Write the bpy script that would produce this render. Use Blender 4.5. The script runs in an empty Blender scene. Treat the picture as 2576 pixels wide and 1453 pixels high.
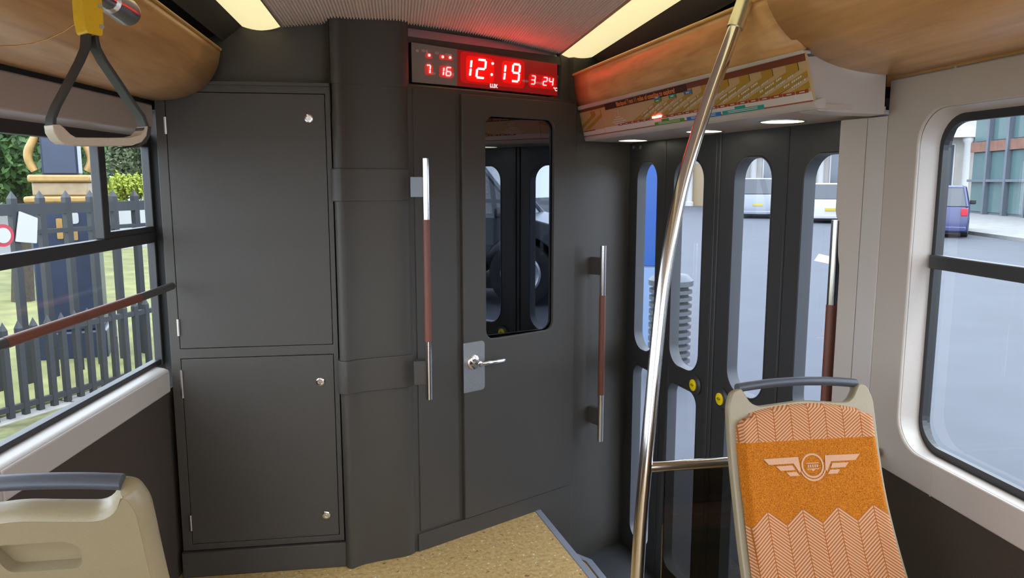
import bpy, bmesh, math, random
from mathutils import Vector, Matrix
from mathutils.geometry import tessellate_polygon
random.seed(7)
S = bpy.context.scene
C = S.collection

# ------------------------------------------------------------------ camera, world, exposure
F_PX, CX, CY = 1900.0, 1288.0, 726.5
PITCH = math.atan(270 / F_PX); YAW = math.radians(8.53); EYE = Vector((0, 0, 1.5))
cam = bpy.data.cameras.new('camera'); cam.sensor_width = 36; cam.lens = 36 * F_PX / 2576
cam.clip_start = .02; cam.clip_end = 400
co = bpy.data.objects.new('camera', cam); C.objects.link(co)
co.location = EYE; co.rotation_euler = (math.pi / 2 - PITCH, 0, -YAW)
S.camera = co
w = bpy.data.worlds.new('overcast_sky'); S.world = w; w.use_nodes = True
nt = w.node_tree
bg = nt.nodes['Background']; bg.inputs[0].default_value = (.80, .88, 1.0, 1); bg.inputs[1].default_value = 7.0
sun = bpy.data.lights.new('sun', 'SUN'); sun.energy = 3.0; sun.angle = math.radians(25); sun.color = (1, .95, .88)
so = bpy.data.objects.new('sun', sun); C.objects.link(so); so.rotation_euler = (math.radians(38), math.radians(12), 0)
S.view_settings.view_transform = 'Standard'; S.view_settings.look = 'None'
S.view_settings.gamma = 1; S.view_settings.use_curve_mapping = False
S.view_settings.exposure = 0.0
S.cycles.use_denoising = True
S.cycles.max_bounces = 10; S.cycles.diffuse_bounces = 5; S.cycles.glossy_bounces = 5
S.cycles.transparent_max_bounces = 16; S.cycles.sample_clamp_indirect = 6

# ------------------------------------------------------------------ measuring helpers
_fh = Vector((math.sin(YAW), math.cos(YAW), 0)); _z = Vector((0, 0, 1))
_R = Vector((math.cos(YAW), -math.sin(YAW), 0)); _F = _fh * math.cos(PITCH) - _z * math.sin(PITCH)
_U = _fh * math.sin(PITCH) + _z * math.cos(PITCH)
def hit(x, y, o, n):
    d = _R * (x - CX) - _U * (y - CY) + _F * F_PX
    n = Vector(n); t = (Vector(o) - EYE).dot(n) / d.dot(n)
    return EYE + d * t
def HZ(x, y, h): return hit(x, y, (0, 0, h), (0, 0, 1))
def HY(x, y, c): return hit(x, y, (0, c, 0), (0, 1, 0))
class Fr:
    """a vertical reference plane: s runs along azimuth az, d out of it into the saloon, z up"""
    def __init__(f, ox, oy, az, side):
        a = math.radians(az); f.o = Vector((ox, oy, 0)); f.u = Vector((math.sin(a), math.cos(a), 0))
        f.n = Vector((math.cos(a), -math.sin(a), 0)) * side
    def P(f, s, d, z): return f.o + f.u * s + f.n * d + _z * z
    def px(f, x, y, d=0):
        h = hit(x, y, f.o + f.n * d, f.n); return ((h - f.o).dot(f.u), h.z)
DW = Fr(.052, 2.943, 60.4, 1)        # cab door wall
EX = Fr(1.36, 1.9, -9.05, -1)        # exit doors
CU = Fr(0, 2.87, 90, 1)              # cupboard front
LW = Fr(-.845, 2.87, 6.5, 1)         # tapered part of the left wall
LS = Fr(-.957, 1.9, 0, 1)            # straight part of the left wall
RW = Fr(1.283, 0, 0, -1)             # right wall

def lin(r, g, b):
    f = lambda c: (c / 255) / 12.92 if c <= 10 else ((c / 255 + .055) / 1.055) ** 2.4
    return (f(r), f(g), f(b))

# ------------------------------------------------------------------ materials
M = {}
def mat(name, col, rough=.5, metal=0, spec=.5, var=0, vscale=40, bump=0, bscale=300, stretch=(1, 1, 1), emit=None, estr=0, coat=0):
    m = bpy.data.materials.new(name); m.use_nodes = True; n = m.node_tree; p = n.nodes['Principled BSDF']
    p.inputs['Base Color'].default_value = (*col, 1); p.inputs['Roughness'].default_value = rough
    p.inputs['Metallic'].default_value = metal; p.inputs['Specular IOR Level'].default_value = spec
    p.inputs['Coat Weight'].default_value = coat; p.inputs['Coat Roughness'].default_value = .15
    if emit:
        p.inputs['Emission Color'].default_value = (*emit, 1); p.inputs['Emission Strength'].default_value = estr
    if var or bump:
        tc = n.nodes.new('ShaderNodeTexCoord'); mp = n.nodes.new('ShaderNodeMapping'); mp.inputs['Scale'].default_value = stretch
        n.links.new(tc.outputs['Object'], mp.inputs[0])
    if var:
        t = n.nodes.new('ShaderNodeTexNoise'); t.inputs['Scale'].default_value = vscale; t.inputs['Detail'].default_value = 6
        n.links.new(mp.outputs[0], t.inputs['Vector'])
        r = n.nodes.new('ShaderNodeValToRGB'); r.color_ramp.elements[0].position = .3; r.color_ramp.elements[1].position = .7
        r.color_ramp.elements[0].color = (*[c * (1 - var) for c in col], 1); r.color_ramp.elements[1].color = (*[min(1, c * (1 + var)) for c in col], 1)
        n.links.new(t.outputs[0], r.inputs[0]); n.links.new(r.outputs[0], p.inputs['Base Color'])
    if bump:
        t2 = n.nodes.new('ShaderNodeTexNoise'); t2.inputs['Scale'].default_value = bscale; t2.inputs['Detail'].default_value = 2
        n.links.new(mp.outputs[0], t2.inputs['Vector'])
        b = n.nodes.new('ShaderNodeBump'); b.inputs['Strength'].default_value = bump; b.inputs['Distance'].default_value = .002
        n.links.new(t2.outputs[0], b.inputs['Height']); n.links.new(b.outputs[0], p.inputs['Normal'])
    M[name] = m; return m
def glass(name, tint, refl, rough=0.0, fres=1.5):
    m = bpy.data.materials.new(name); m.use_nodes = True; n = m.node_tree; n.nodes.clear()
    o = n.nodes.new('ShaderNodeOutputMaterial'); mx = n.nodes.new('ShaderNodeMixShader')
    t = n.nodes.new('ShaderNodeBsdfTransparent'); t.inputs[0].default_value = (*tint, 1)
    g = n.nodes.new('ShaderNodeBsdfGlossy'); g.inputs['Roughness'].default_value = rough
    fr = n.nodes.new('ShaderNodeFresnel'); fr.inputs[0].default_value = fres
    ad = n.nodes.new('ShaderNodeMath'); ad.operation = 'ADD'; ad.inputs[1].default_value = refl; ad.use_clamp = True
    ge = n.nodes.new('ShaderNodeNewGeometry'); iv = n.nodes.new('ShaderNodeMath'); iv.operation = 'SUBTRACT'; iv.inputs[0].default_value = 1
    ml = n.nodes.new('ShaderNodeMath'); ml.operation = 'MULTIPLY'          # only the face that light enters by reflects
    n.links.new(ge.outputs['Backfacing'], iv.inputs[1]); n.links.new(fr.outputs[0], ad.inputs[0])
    n.links.new(ad.outputs[0], ml.inputs[0]); n.links.new(iv.outputs[0], ml.inputs[1]); n.links.new(ml.outputs[0], mx.inputs[0])
    n.links.new(t.outputs[0], mx.inputs[1]); n.links.new(g.outputs[0], mx.inputs[2]); n.links.new(mx.outputs[0], o.inputs[0])
    M[name] = m; return m
def ramp_mat(name, stops, scale, rough, detail=4, stretch=(1, 1, 1), bump=.0, coat=0, distort=0):
    m = bpy.data.materials.new(name); m.use_nodes = True; n = m.node_tree; p = n.nodes['Principled BSDF']
    tc = n.nodes.new('ShaderNodeTexCoord'); mp = n.nodes.new('ShaderNodeMapping'); mp.inputs['Scale'].default_value = stretch
    t = n.nodes.new('ShaderNodeTexNoise'); t.inputs['Scale'].default_value = scale; t.inputs['Detail'].default_value = detail; t.inputs['Distortion'].default_value = distort
    r = n.nodes.new('ShaderNodeValToRGB')
    while len(r.color_ramp.elements) < len(stops): r.color_ramp.elements.new(.5)
    for e, (q, c) in zip(r.color_ramp.elements, stops): e.position = q; e.color = (*c, 1)
    n.links.new(tc.outputs['Object'], mp.inputs[0]); n.links.new(mp.outputs[0], t.inputs['Vector']); n.links.new(t.outputs[0], r.inputs[0])
    n.links.new(r.outputs[0], p.inputs['Base Color']); p.inputs['Roughness'].default_value = rough; p.inputs['Coat Weight'].default_value = coat
    p.inputs['Coat Roughness'].default_value = .25
    M[name] = m; return m

mat('black_panel', (.058, .050, .041), .5, spec=.45, var=.16, vscale=900, bump=.25, bscale=700)
mat('black_column', (.056, .048, .038), .5, spec=.45, var=.16, vscale=900, bump=.25, bscale=700)
mat('black_gap', (.012, .012, .012), .7)
mat('black_rubber', (.035, .035, .036), .55, var=.15, vscale=300)
mat('black_frame', (.035, .034, .034), .45, var=.2, vscale=600)
mat('dark_carpet', (.062, .046, .035), .9, spec=.2, var=.3, vscale=700, bump=.5, bscale=900)
mat('cream', (.48, .42, .37), .42, var=.03, vscale=300)
mat('cream_light', (.50, .455, .42), .35, var=.03, vscale=300)
mat('beige_shell', (.27, .21, .12), .4, var=.05, vscale=400, bump=.08, bscale=600)
ramp_mat('wood', [(.30, (.50, .26, .09)), (.5, (.62, .345, .135)), (.72, (.72, .42, .175))], 5.0, .36, 7, (7, .55, 7), coat=.25, distort=.6)
ramp_mat('wood_canopy', [(.30, (.50, .26, .09)), (.5, (.62, .345, .135)), (.72, (.72, .42, .175))], 5.0, .36, 7, (7, .8, 7), coat=.25, distort=.6)
mat('wood_edge', (.66, .40, .12), .3, coat=.3)
mat('chrome', (.72, .70, .68), .16, 1)
mat('satin_steel', (.62, .60, .57), .28, 1)
mat('brushed_plate', (.36, .35, .34), .45, .8, var=.25, vscale=500)
mat('gold_sleeve', (.70, .66, .50), .3, .9)
mat('brown_grip', (.17, .055, .032), .45, var=.12, vscale=300)
mat('dark_rail', (.06, .058, .05), .4)
mat('yellow_plastic', (.72, .42, .012), .35, var=.04, vscale=200)
mat('yellow_button', (.90, .66, .0), .4)
mat('strap_black', (.028, .026, .024), .6, bump=.1)
mat('grip_beige', (.46, .37, .27), .38, var=.06, vscale=500)
mat('dark_handle', (.06, .062, .075), .42, var=.1, vscale=500)
mat('mirror_glass', (.17, .18, .20), 0.0, 1)
mat('header_glass', (.34, .38, .46), .10, 1)
mat('sign_face', (.16, .015, .013), .35, spec=.5, emit=(1, .0, .012), estr=.14)  # low red emission adds digit glow to the whole face
mat('sign_glow', (.4, .01, .01), .35, spec=.4, emit=(1, .0, .0), estr=.62)  # this and the next two: emission painted for the digits' red halo
mat('sign_glow_dim', (.3, .01, .01), .35, spec=.4, emit=(1, .0, .005), estr=.34)
mat('sign_glow_grey', (.25, .08, .07), .35, spec=.4, emit=(1, .03, .02), estr=.24)
mat('sign_white', (.8, .8, .8), .4, emit=(1, .9, .9), estr=.7)
mat('sign_grey', (.20, .175, .16), .3, spec=.5)
mat('led', (.8, .1, .1), .5, emit=(1, .05, .045), estr=22)
mat('led_small', (.8, .1, .1), .5, emit=(1, .05, .05), estr=16)
mat('print_white', (.78, .76, .74), .5)
mat('print_pale', (.55, .42, .40), .5)
mat('lamp_diffuser', (.8, .75, .5), .4, emit=(1.0, .88, .47), estr=.86)
mat('spot_diffuser', (.9, .9, .8), .4, emit=(1.0, .93, .72), estr=7)
mat('ceiling_rib', (.78, .67, .61), .55, 0, spec=.3)
mat('ceiling_dark', (.05, .047, .042), .5, var=.3, vscale=900, bump=.3, bscale=900)
mat('bracket_grey', (.24, .27, .32), .45)
mat('reveal_grey', (.060, .063, .07), .5)
mat('nosing', (.24, .25, .29), .5, var=.12, vscale=700)
mat('seal', (.02, .02, .022), .4)
glass('pane', (.93, .96, .97), .02)
glass('screen_glass', (.36, .35, .33), .06)
glass('door_pane', (.88, .91, .94), .02)
mat('blue_sky_trim', (.35, .5, .7), .3)

# speckled floor
def floor_mat():
    m = bpy.data.materials.new('speckled_floor'); m.use_nodes = True; n = m.node_tree; p = n.nodes['Principled BSDF']
    tc = n.nodes.new('ShaderNodeTexCoord')
    def noise(sc, det=3):
        t = n.nodes.new('ShaderNodeTexNoise'); t.inputs['Scale'].default_value = sc; t.inputs['Detail'].default_value = det
        n.links.new(tc.outputs['Object'], t.inputs['Vector']); return t
    base = n.nodes.new('ShaderNodeValToRGB'); b = noise(55, 6)
    base.color_ramp.elements[0].position = .32; base.color_ramp.elements[0].color = (.44, .26, .085, 1)
    base.color_ramp.elements[1].position = .62; base.color_ramp.elements[1].color = (.62, .42, .17, 1)
    n.links.new(b.outputs[0], base.inputs[0])
    def flecks(sc, lo, hi, col, prev):
        t = noise(sc, 1.5); r = n.nodes.new('ShaderNodeValToRGB'); r.color_ramp.elements[0].position = lo; r.color_ramp.elements[1].position = hi
        r.color_ramp.elements[0].color = (0, 0, 0, 1); r.color_ramp.elements[1].color = (1, 1, 1, 1)
        n.links.new(t.outputs[0], r.inputs[0])
        mx = n.nodes.new('ShaderNodeMix'); mx.data_type = 'RGBA'; n.links.new(r.outputs[0], mx.inputs['Factor'])
        n.links.new(prev, mx.inputs['A']); mx.inputs['B'].default_value = (*col, 1); return mx.outputs['Result']
    c = flecks(48, .665, .70, (.80, .70, .50), base.outputs[0])
    c = flecks(40, .675, .73, (.22, .10, .03), c)
    c = flecks(120, .68, .72, (.85, .78, .62), c)
    n.links.new(c, p.inputs['Base Color']); p.inputs['Roughness'].default_value = .42
    M['floor'] = m
floor_mat()

# herringbone moquette: u across the cushion (m), v up the cushion (m)
def moquette():
    m = bpy.data.materials.new('orange_moquette'); m.use_nodes = True; n = m.node_tree; p = n.nodes['Principled BSDF']
    uv = n.nodes.new('ShaderNodeUVMap'); sx = n.nodes.new('ShaderNodeSeparateXYZ'); n.links.new(uv.outputs[0], sx.inputs[0])
    def mth(op, a, b=None, c=None):
        k = n.nodes.new('ShaderNodeMath'); k.operation = op
        for i, q in enumerate((a, b, c)):
            if q is None: continue
            if isinstance(q, (int, float)): k.inputs[i].default_value = q
            else: n.links.new(q, k.inputs[i])
        return k.outputs[0]
    u, v = sx.outputs[0], sx.outputs[1]
    col = .0425
    tri = mth('PINGPONG', mth('ADD', u, .039 + 11 * col), col)       # 0..col
    ph = mth('DIVIDE', mth('SUBTRACT', v, mth('MULTIPLY', tri, .77)), .0074)
    stripe = mth('GREATER_THAN', mth('FRACT', mth('ADD', ph, 100)), .42)
    seam = mth('GREATER_THAN', mth('ABSOLUTE', mth('SUBTRACT', mth('DIVIDE', tri, col), .5)), .475)
    stripe = mth('MULTIPLY', stripe, mth('SUBTRACT', 1, seam))
    top = mth('GREATER_THAN', v, .465)
    low = mth('LESS_THAN', v, mth('ADD', .284, mth('MULTIPLY', tri, .77)))
    band = mth('MAXIMUM', top, low)
    fac = mth('MULTIPLY', stripe, band)
    tc = n.nodes.new('ShaderNodeTexCoord'); t = n.nodes.new('ShaderNodeTexNoise'); t.inputs['Scale'].default_value = 420; t.inputs['Detail'].default_value = 3
    n.links.new(tc.outputs['Object'], t.inputs['Vector'])
    r = n.nodes.new('ShaderNodeValToRGB'); r.color_ramp.elements[0].position = .32; r.color_ramp.elements[1].position = .7
    r.color_ramp.elements[0].color = (.22, .056, .003, 1); r.color_ramp.elements[1].color = (.54, .170, .010, 1)
    n.links.new(t.outputs[0], r.inputs[0])
    mb = n.nodes.new('ShaderNodeMix'); mb.data_type = 'RGBA'; n.links.new(band, mb.inputs['Factor'])
    n.links.new(r.outputs[0], mb.inputs['A']); mb.inputs['B'].default_value = (.30, .088, .014, 1)
    mx = n.nodes.new('ShaderNodeMix'); mx.data_type = 'RGBA'; n.links.new(fac, mx.inputs['Factor'])
    n.links.new(mb.outputs['Result'], mx.inputs['A']); mx.inputs['B'].default_value = (.50, .265, .155, 1)
    n.links.new(mx.outputs['Result'], p.inputs['Base Color']); p.inputs['Roughness'].default_value = .85
    p.inputs['Specular IOR Level'].default_value = .15
    bp = n.nodes.new('ShaderNodeBump'); bp.inputs['Strength'].default_value = .3; bp.inputs['Distance'].default_value = .001
    n.links.new(t.outputs[0], bp.inputs['Height']); n.links.new(bp.outputs[0], p.inputs['Normal'])
    M['moquette'] = m
moquette()
mat('stitch', (.52, .28, .165), .8, spec=.1, var=.1, vscale=500)

# ------------------------------------------------------------------ mesh helpers
class G:
    def __init__(g): g.v = []; g.f = []
    def add(g, vs, fs):
        b = len(g.v); g.v += [tuple(p) for p in vs]; g.f += [[i + b for i in f] for f in fs]; return g
    def box(g, c, s, m=None):
        vs = [Vector((c[0] + a * s[0] / 2, c[1] + b * s[1] / 2, c[2] + d * s[2] / 2)) for a in (-1, 1) for b in (-1, 1) for d in (-1, 1)]
        if m: vs = [m @ p for p in vs]
        return g.add(vs, [(0, 1, 3, 2), (4, 6, 7, 5), (0, 4, 5, 1), (2, 3, 7, 6), (0, 2, 6, 4), (1, 5, 7, 3)])
    def fbox(g, fr, s0, s1, d0, d1, z0, z1):
        vs = [fr.P(s, d, z) for s in (s0, s1) for d in (d0, d1) for z in (z0, z1)]
        return g.add(vs, [(0, 1, 3, 2), (4, 6, 7, 5), (0, 4, 5, 1), (2, 3, 7, 6), (0, 2, 6, 4), (1, 5, 7, 3)])
    def plate(g, outer, holes, f0, f1):
        """outer/holes: 2-D outlines; f0/f1 map a 2-D point to the two faces"""
        loops = [outer] + list(holes); flat = [p for l in loops for p in l]
        tri = tessellate_polygon([[Vector((p[0], p[1], 0)) for p in l] for l in loops])
        n = len(flat); vs = [f0(*p) for p in flat] + [f1(*p) for p in flat]; fs = []
        for t in tri: fs.append(tuple(t)); fs.append(tuple(i + n for i in reversed(t)))
        k = 0
        for l in loops:
            for i in range(len(l)):
                a, b = k + i, k + (i + 1) % len(l); fs.append((a, b, b + n, a + n))
            k += len(l)
        return g.add(vs, fs)
    def fplate(g, fr, outer, holes, d0, d1):
        return g.plate(outer, holes, lambda s, z: fr.P(s, d0, z), lambda s, z: fr.P(s, d1, z))
    def tube(g, path, r, seg=14, cap=True):
        path = [Vector(p) for p in path]; rs = r if isinstance(r, (list, tuple)) else [r] * len(path); vs = []; fs = []
        up = None
        for i, p in enumerate(path):
            t = (path[min(i + 1, len(path) - 1)] - path[max(i - 1, 0)]).normalized()
            if up is None: up = t.orthogonal().normalized()
            up = (up - t * up.dot(t)).normalized(); b = t.cross(up)
            vs += [p + (up * math.cos(k * 2 * math.pi / seg) + b * math.sin(k * 2 * math.pi / seg)) * rs[i] for k in range(seg)]
        for i in range(len(path) - 1):
            for k in range(seg):
                a = i * seg + k; c = i * seg + (k + 1) % seg; fs.append((a, c, c + seg, a + seg))
        if cap: fs.append(tuple(range(seg - 1, -1, -1))); fs.append(tuple((len(path) - 1) * seg + k for k in range(seg)))
        return g.add(vs, fs)
    def lathe(g, base, axis, prof, seg=20):
        """prof: (distance along axis, radius)"""
        axis = Vector(axis).normalized(); base = Vector(base)
        return g.tube_r([base + axis * a for a, r in prof], [r for a, r in prof], axis, seg)
    def tube_r(g, pts, rs, axis, seg):
        up = axis.orthogonal().normalized(); b = axis.cross(up); vs = []; fs = []
        for p, r in zip(pts, rs): vs += [p + (up * math.cos(k * 2 * math.pi / seg) + b * math.sin(k * 2 * math.pi / seg)) * r for k in range(seg)]
        for i in range(len(pts) - 1):
            for k in range(seg):
                a = i * seg + k; c = i * seg + (k + 1) % seg; fs.append((a, c, c + seg, a + seg))
        fs.append(tuple(range(seg - 1, -1, -1))); fs.append(tuple((len(pts) - 1) * seg + k for k in range(seg)))
        return g.add(vs, fs)
    def grid(g, nu, nv, f):
        vs = [f(i / (nu - 1), j / (nv - 1)) for i in range(nu) for j in range(nv)]
        return g.add(vs, [(i * nv + j, (i + 1) * nv + j, (i + 1) * nv + j + 1, i * nv + j + 1) for i in range(nu - 1) for j in range(nv - 1)])
    def loft(g, loops, closed=True, cap=False):
        n = len(loops[0]); vs = [p for l in loops for p in l]; fs = []
        for i in range(len(loops) - 1):
            for k in range(n if closed else n - 1):
                a = i * n + k; b = i * n + (k + 1) % n; fs.append((a, b, b + n, a + n))
        if cap: fs.append(tuple(range(n - 1, -1, -1))); fs.append(tuple((len(loops) - 1) * n + k for k in range(n)))
        return g.add(vs, fs)
    def strip(g, poly, z0, z1):
        """extrude a plan polygon (closed) vertically"""
        return g.plate(poly, [], lambda x, y: Vector((x, y, z0)), lambda x, y: Vector((x, y, z1)))

def rr(s0, z0, s1, z1, r, seg=6):
    if isinstance(r, (int, float)): r = (r,) * 4
    out = []
    for (cx, cz, a0, q) in ((s1 - r[0], z1 - r[0], 0, r[0]), (s0 + r[1], z1 - r[1], 90, r[1]), (s0 + r[2], z0 + r[2], 180, r[2]), (s1 - r[3], z0 + r[3], 270, r[3])):
        for k in range(seg + 1):
            a = math.radians(a0 + 90 * k / seg); out.append((cx + q * math.cos(a), cz + q * math.sin(a)))
    return out
def fillet(pts, r, seg=5):
    out = []; n = len(pts)
    for i in range(n):
        p = Vector(pts[i][:2]); q = pts[i][2] if len(pts[i]) > 2 else r
        a = Vector(pts[i - 1][:2]) - p; b = Vector(pts[(i + 1) % n][:2]) - p
        L = min(q, a.length * .45, b.length * .45)
        if L < 1e-5: out.append(tuple(p)); continue
        A = p + a.normalized() * L; B = p + b.normalized() * L
        for k in range(seg + 1):
            t = k / seg; v = A * (1 - t) ** 2 + p * 2 * t * (1 - t) + B * t * t; out.append((v.x, v.y))
    return out

def link(o, parent=None):
    C.objects.link(o)
    if parent is not None:
        o.parent = parent
        o.matrix_parent_inverse = Matrix.LocRotScale(parent.location, parent.rotation_euler, None).inverted() if not parent.get('_local') else Matrix()
    return o
def ob(name, g, m, parent=None, smooth=0, bevel=0, seg=2):
    me = bpy.data.meshes.new(name); me.from_pydata(g.v, [], g.f)
    bm = bmesh.new(); bm.from_mesh(me); bmesh.ops.recalc_face_normals(bm, faces=bm.faces); bm.to_mesh(me); bm.free()
    me.materials.append(M[m] if isinstance(m, str) else m)
    if smooth:
        for p in me.polygons: p.use_smooth = True
        me.set_sharp_from_angle(angle=math.radians(smooth))
    o = link(bpy.data.objects.new(name, me), parent)
    if bevel:
        b = o.modifiers.new('bevel', 'BEVEL'); b.width = bevel; b.segments = seg; b.limit_method = 'ANGLE'; b.angle_limit = math.radians(40)
        for p in me.polygons: p.use_smooth = True
        me.set_sharp_from_angle(angle=math.radians(50)); b.harden_normals = False
    return o
def tag(o, label, cat, group=None, kind=None):
    o['label'] = label; o['category'] = cat
    if group: o['group'] = group
    if kind: o['kind'] = kind
    return o
def root(name, loc, label, cat, group=None, kind=None, rz=0, local=False):
    o = bpy.data.objects.new(name, None); o.empty_display_size = .05; o.location = loc; o.rotation_euler = (0, 0, rz); C.objects.link(o)
    if local: o['_local'] = 1
    return tag(o, label, cat, group, kind)
def text(body, size, f, m, name, parent, bold=0, shear=0, align='CENTER'):
    """lettering as flat mesh; f maps (x, y) in metres to the world"""
    cu = bpy.data.curves.new(name, 'FONT'); cu.body = body; cu.size = size; cu.offset = bold; cu.shear = shear; cu.align_x = align; cu.align_y = 'CENTER'; cu.resolution_u = 3
    t = bpy.data.objects.new(name, cu); C.objects.link(t); dg = bpy.context.evaluated_depsgraph_get()
    me = bpy.data.meshes.new_from_object(t.evaluated_get(dg)); bpy.data.objects.remove(t); 
    for v in me.vertices: v.co = f(v.co.x, v.co.y)
    me.materials.clear(); me.materials.append(M[m])
    o = bpy.data.objects.new(name, me); return link(o, parent)

YB = -3.2                      # how far the saloon is built behind the camera
# ------------------------------------------------------------------ floor and steps
fl = root('floor', (0, 0, 0), 'speckled tan floor covering with grey step edging', 'floor', kind='structure')
nA = Vector((.592, 3.244)); nB = Vector((.69, 2.631)); nd = (nB - nA).normalized(); nEnd = nA + nd * ((3.244 - 1.8) / -nd.y)
poly = [(-1.05, YB), (1.33, YB), (1.33, 1.8), (nEnd.x, 1.8), (nA.x, nA.y), (.60, 3.30), (-.2, 3.05), (-1.05, 3.05)]
ob('floor_covering', G().strip(poly, -.03, 0), 'floor', fl)
nn_ = Vector((-nd.y, nd.x)); 
if nn_.x < 0: nn_ = -nn_
k0 = nA - nd * .03
g = G().plate([(k0.x, k0.y), (k0.x + nn_.x * .032, k0.y + nn_.y * .032), (nEnd.x + nn_.x * .032, 1.8), (nEnd.x, 1.8)], [], lambda x, y: Vector((x, y, -.28)), lambda x, y: Vector((x, y, .002)))
ob('step_nosing', g, 'nosing', fl, bevel=.004)
zs = -.26
st = [HZ(1440, 1388, zs), HZ(1489, 1408, zs), HZ(1527, 1455, zs)]
stp = [(p.x, p.y) for p in st]; e = (stp[2][0] + .15, 1.9)
inn = [(.60, 3.27), (.66, 3.34)] + stp + [e, (.85, 1.9)]
ob('entrance_floor', G().strip([(.60, 3.2), (.66, 3.40)] + stp + [e, (.82, 1.9)], zs - .06, zs - .002), 'floor', fl)
def offs(pts, w):
    out = []
    for i, p in enumerate(pts):
        a = Vector(pts[max(i - 1, 0)]); b = Vector(pts[min(i + 1, len(pts) - 1)]); d = (b - a).normalized(); n = Vector((-d.y, d.x)); 
        if n.x > 0 and n.y > 0 or n.x > .5: n = -n
        out.append((p[0] + n.x * w, p[1] + n.y * w))
    return out
edge = [(.66, 3.40)] + stp + [e]
ob('entrance_edging', G().strip(edge + list(reversed(offs(edge, .035))), zs - .03, zs + .004), 'nosing', fl, bevel=.003)
ob('door_sill', G().strip([(.6, 3.3), (1.25, 3.75), (1.45, 1.88), (.85, 1.88)], -.42, zs - .065), 'black_rubber', fl)

# ------------------------------------------------------------------ front wall of the cab
wf = root('wall_front', (.3, 3.1, 0), 'matt black bulkhead panelling around the cab door', 'wall', kind='structure')
zt = 2.16
hs0, hs1 = DW.px(1221, 500, .016)[0], DW.px(1393, 500, .016)[0]     # cab door window span
ob('door_surround_panel', G().fplate(DW, [(-.02, -.4), (1.22, -.4), (1.22, 1.858), (-.02, 1.858)], [[(hs0 - .02, .825), (hs1 + .02, .825), (hs1 + .02, 1.78), (hs0 - .02, 1.78)]], -.03, 0), 'black_panel', wf)
ob('edge_panel', G().fbox(DW, .845, 1.215, -.02, .003, -.4, 1.858), 'black_panel', wf, bevel=.002)
ob('header_back_panel', G().fbox(DW, -.05, 1.22, -.12, -.06, 1.80, zt), 'black_gap', wf)
ob('header_end_panel', G().fbox(DW, .832, 1.22, -.06, .004, 1.858, zt), 'black_panel', wf)
ob('kick_panel', G().fplate(DW, [(0, -.4), (.845, -.4), (.845, .074), (0, .074)], [], 0, .009), 'black_panel', wf, bevel=.002)
ob('infill_panel', G().fbox(DW, .012, .205, 0, .004, .082, 1.852), 'black_panel', wf, bevel=.002)
# panel above the cupboard, swept round to the column
gp = G(); plan = [(-.95, 2.935), (-.30, 2.935), (-.268, 2.932), (-.252, 2.922), (-.242, 2.90), (-.236, 2.87), (-.232, 2.845)]
gp.loft([[Vector((x, y, z)) for x, y in plan] for z in (1.75, zt)], closed=False)
ob('upper_left_panel', gp, 'black_panel', wf, smooth=60)
ob('upper_left_lip', G().box((-.55, 2.925, 1.853), (.30, .03, .012)), 'black_panel', wf, bevel=.002)

# corner column
tr = root('trim_1', (-.1, 2.9, 0), 'black rounded corner column between cupboard and cab door', 'column', kind='structure')
prof = [(-.238, 2.99), (-.232, 2.872), (-.228, 2.850), (-.218, 2.838), (-.205, 2.835), (-.192, 2.843), (-.172, 2.858), (-.140, 2.870), (-.103, 2.881), (-.04, 2.894), (.0, 2.903), (.022, 2.913), (.038, 2.928), (.046, 2.945), (.045, 3.02)]
def grow(pts, q):
    out = []
    for i, p in enumerate(pts):
        a = Vector(pts[max(i - 1, 0)]); b = Vector(pts[min(i + 1, len(pts) - 1)]); d = (b - a).normalized()
        out.append((p[0] + d.y * q, p[1] - d.x * q))
    return out
ob('column_body', G().loft([[Vector((x, y, z)) for x, y in prof] for z in (0, 1.87)], closed=False), 'black_column', tr, smooth=50)
ob('column_head', G().strip(grow(prof, .004), 1.849, zt), 'black_column', tr, smooth=50)
for z0, z1, nm in ((1.428, 1.548, 'upper_band'), (.703, .832, 'lower_band')):
    ob('band', G().strip(grow(prof[:-2], .010), z0, z1), 'black_column', tr, smooth=50, bevel=.003)

# ------------------------------------------------------------------ cab door
d1 = root('door_1', tuple(DW.P(.53, 0, .08)), 'black cab door with tall mirrored window and lever handle', 'door', kind='structure')
s0, s1 = .224, .84
leaf = [(s0, .079), (s1, .079), (s1, 1.842), (s0, 1.842)]
hole = rr(hs0, .842, hs1, 1.762, .042)
ob('door_leaf', G().fplate(DW, leaf, [hole], .002, .018), 'black_panel', d1, bevel=.003)
# the window glass sits a little skewed in its deep rebate
L_ = hs1 - hs0 + .03; ta = math.tan(math.radians(4.5))
gf = lambda s, z: DW.P(s, -.0 - (hs1 + .015 - s) * ta, z)
gfb = lambda s, z: DW.P(s, -.006 - (hs1 + .015 - s) * ta, z)
ob('window_pane', G().plate(rr(hs0 - .015, .83, hs1 + .015, 1.775, .04), [], gf, gfb), 'mirror_glass', d1)
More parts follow.
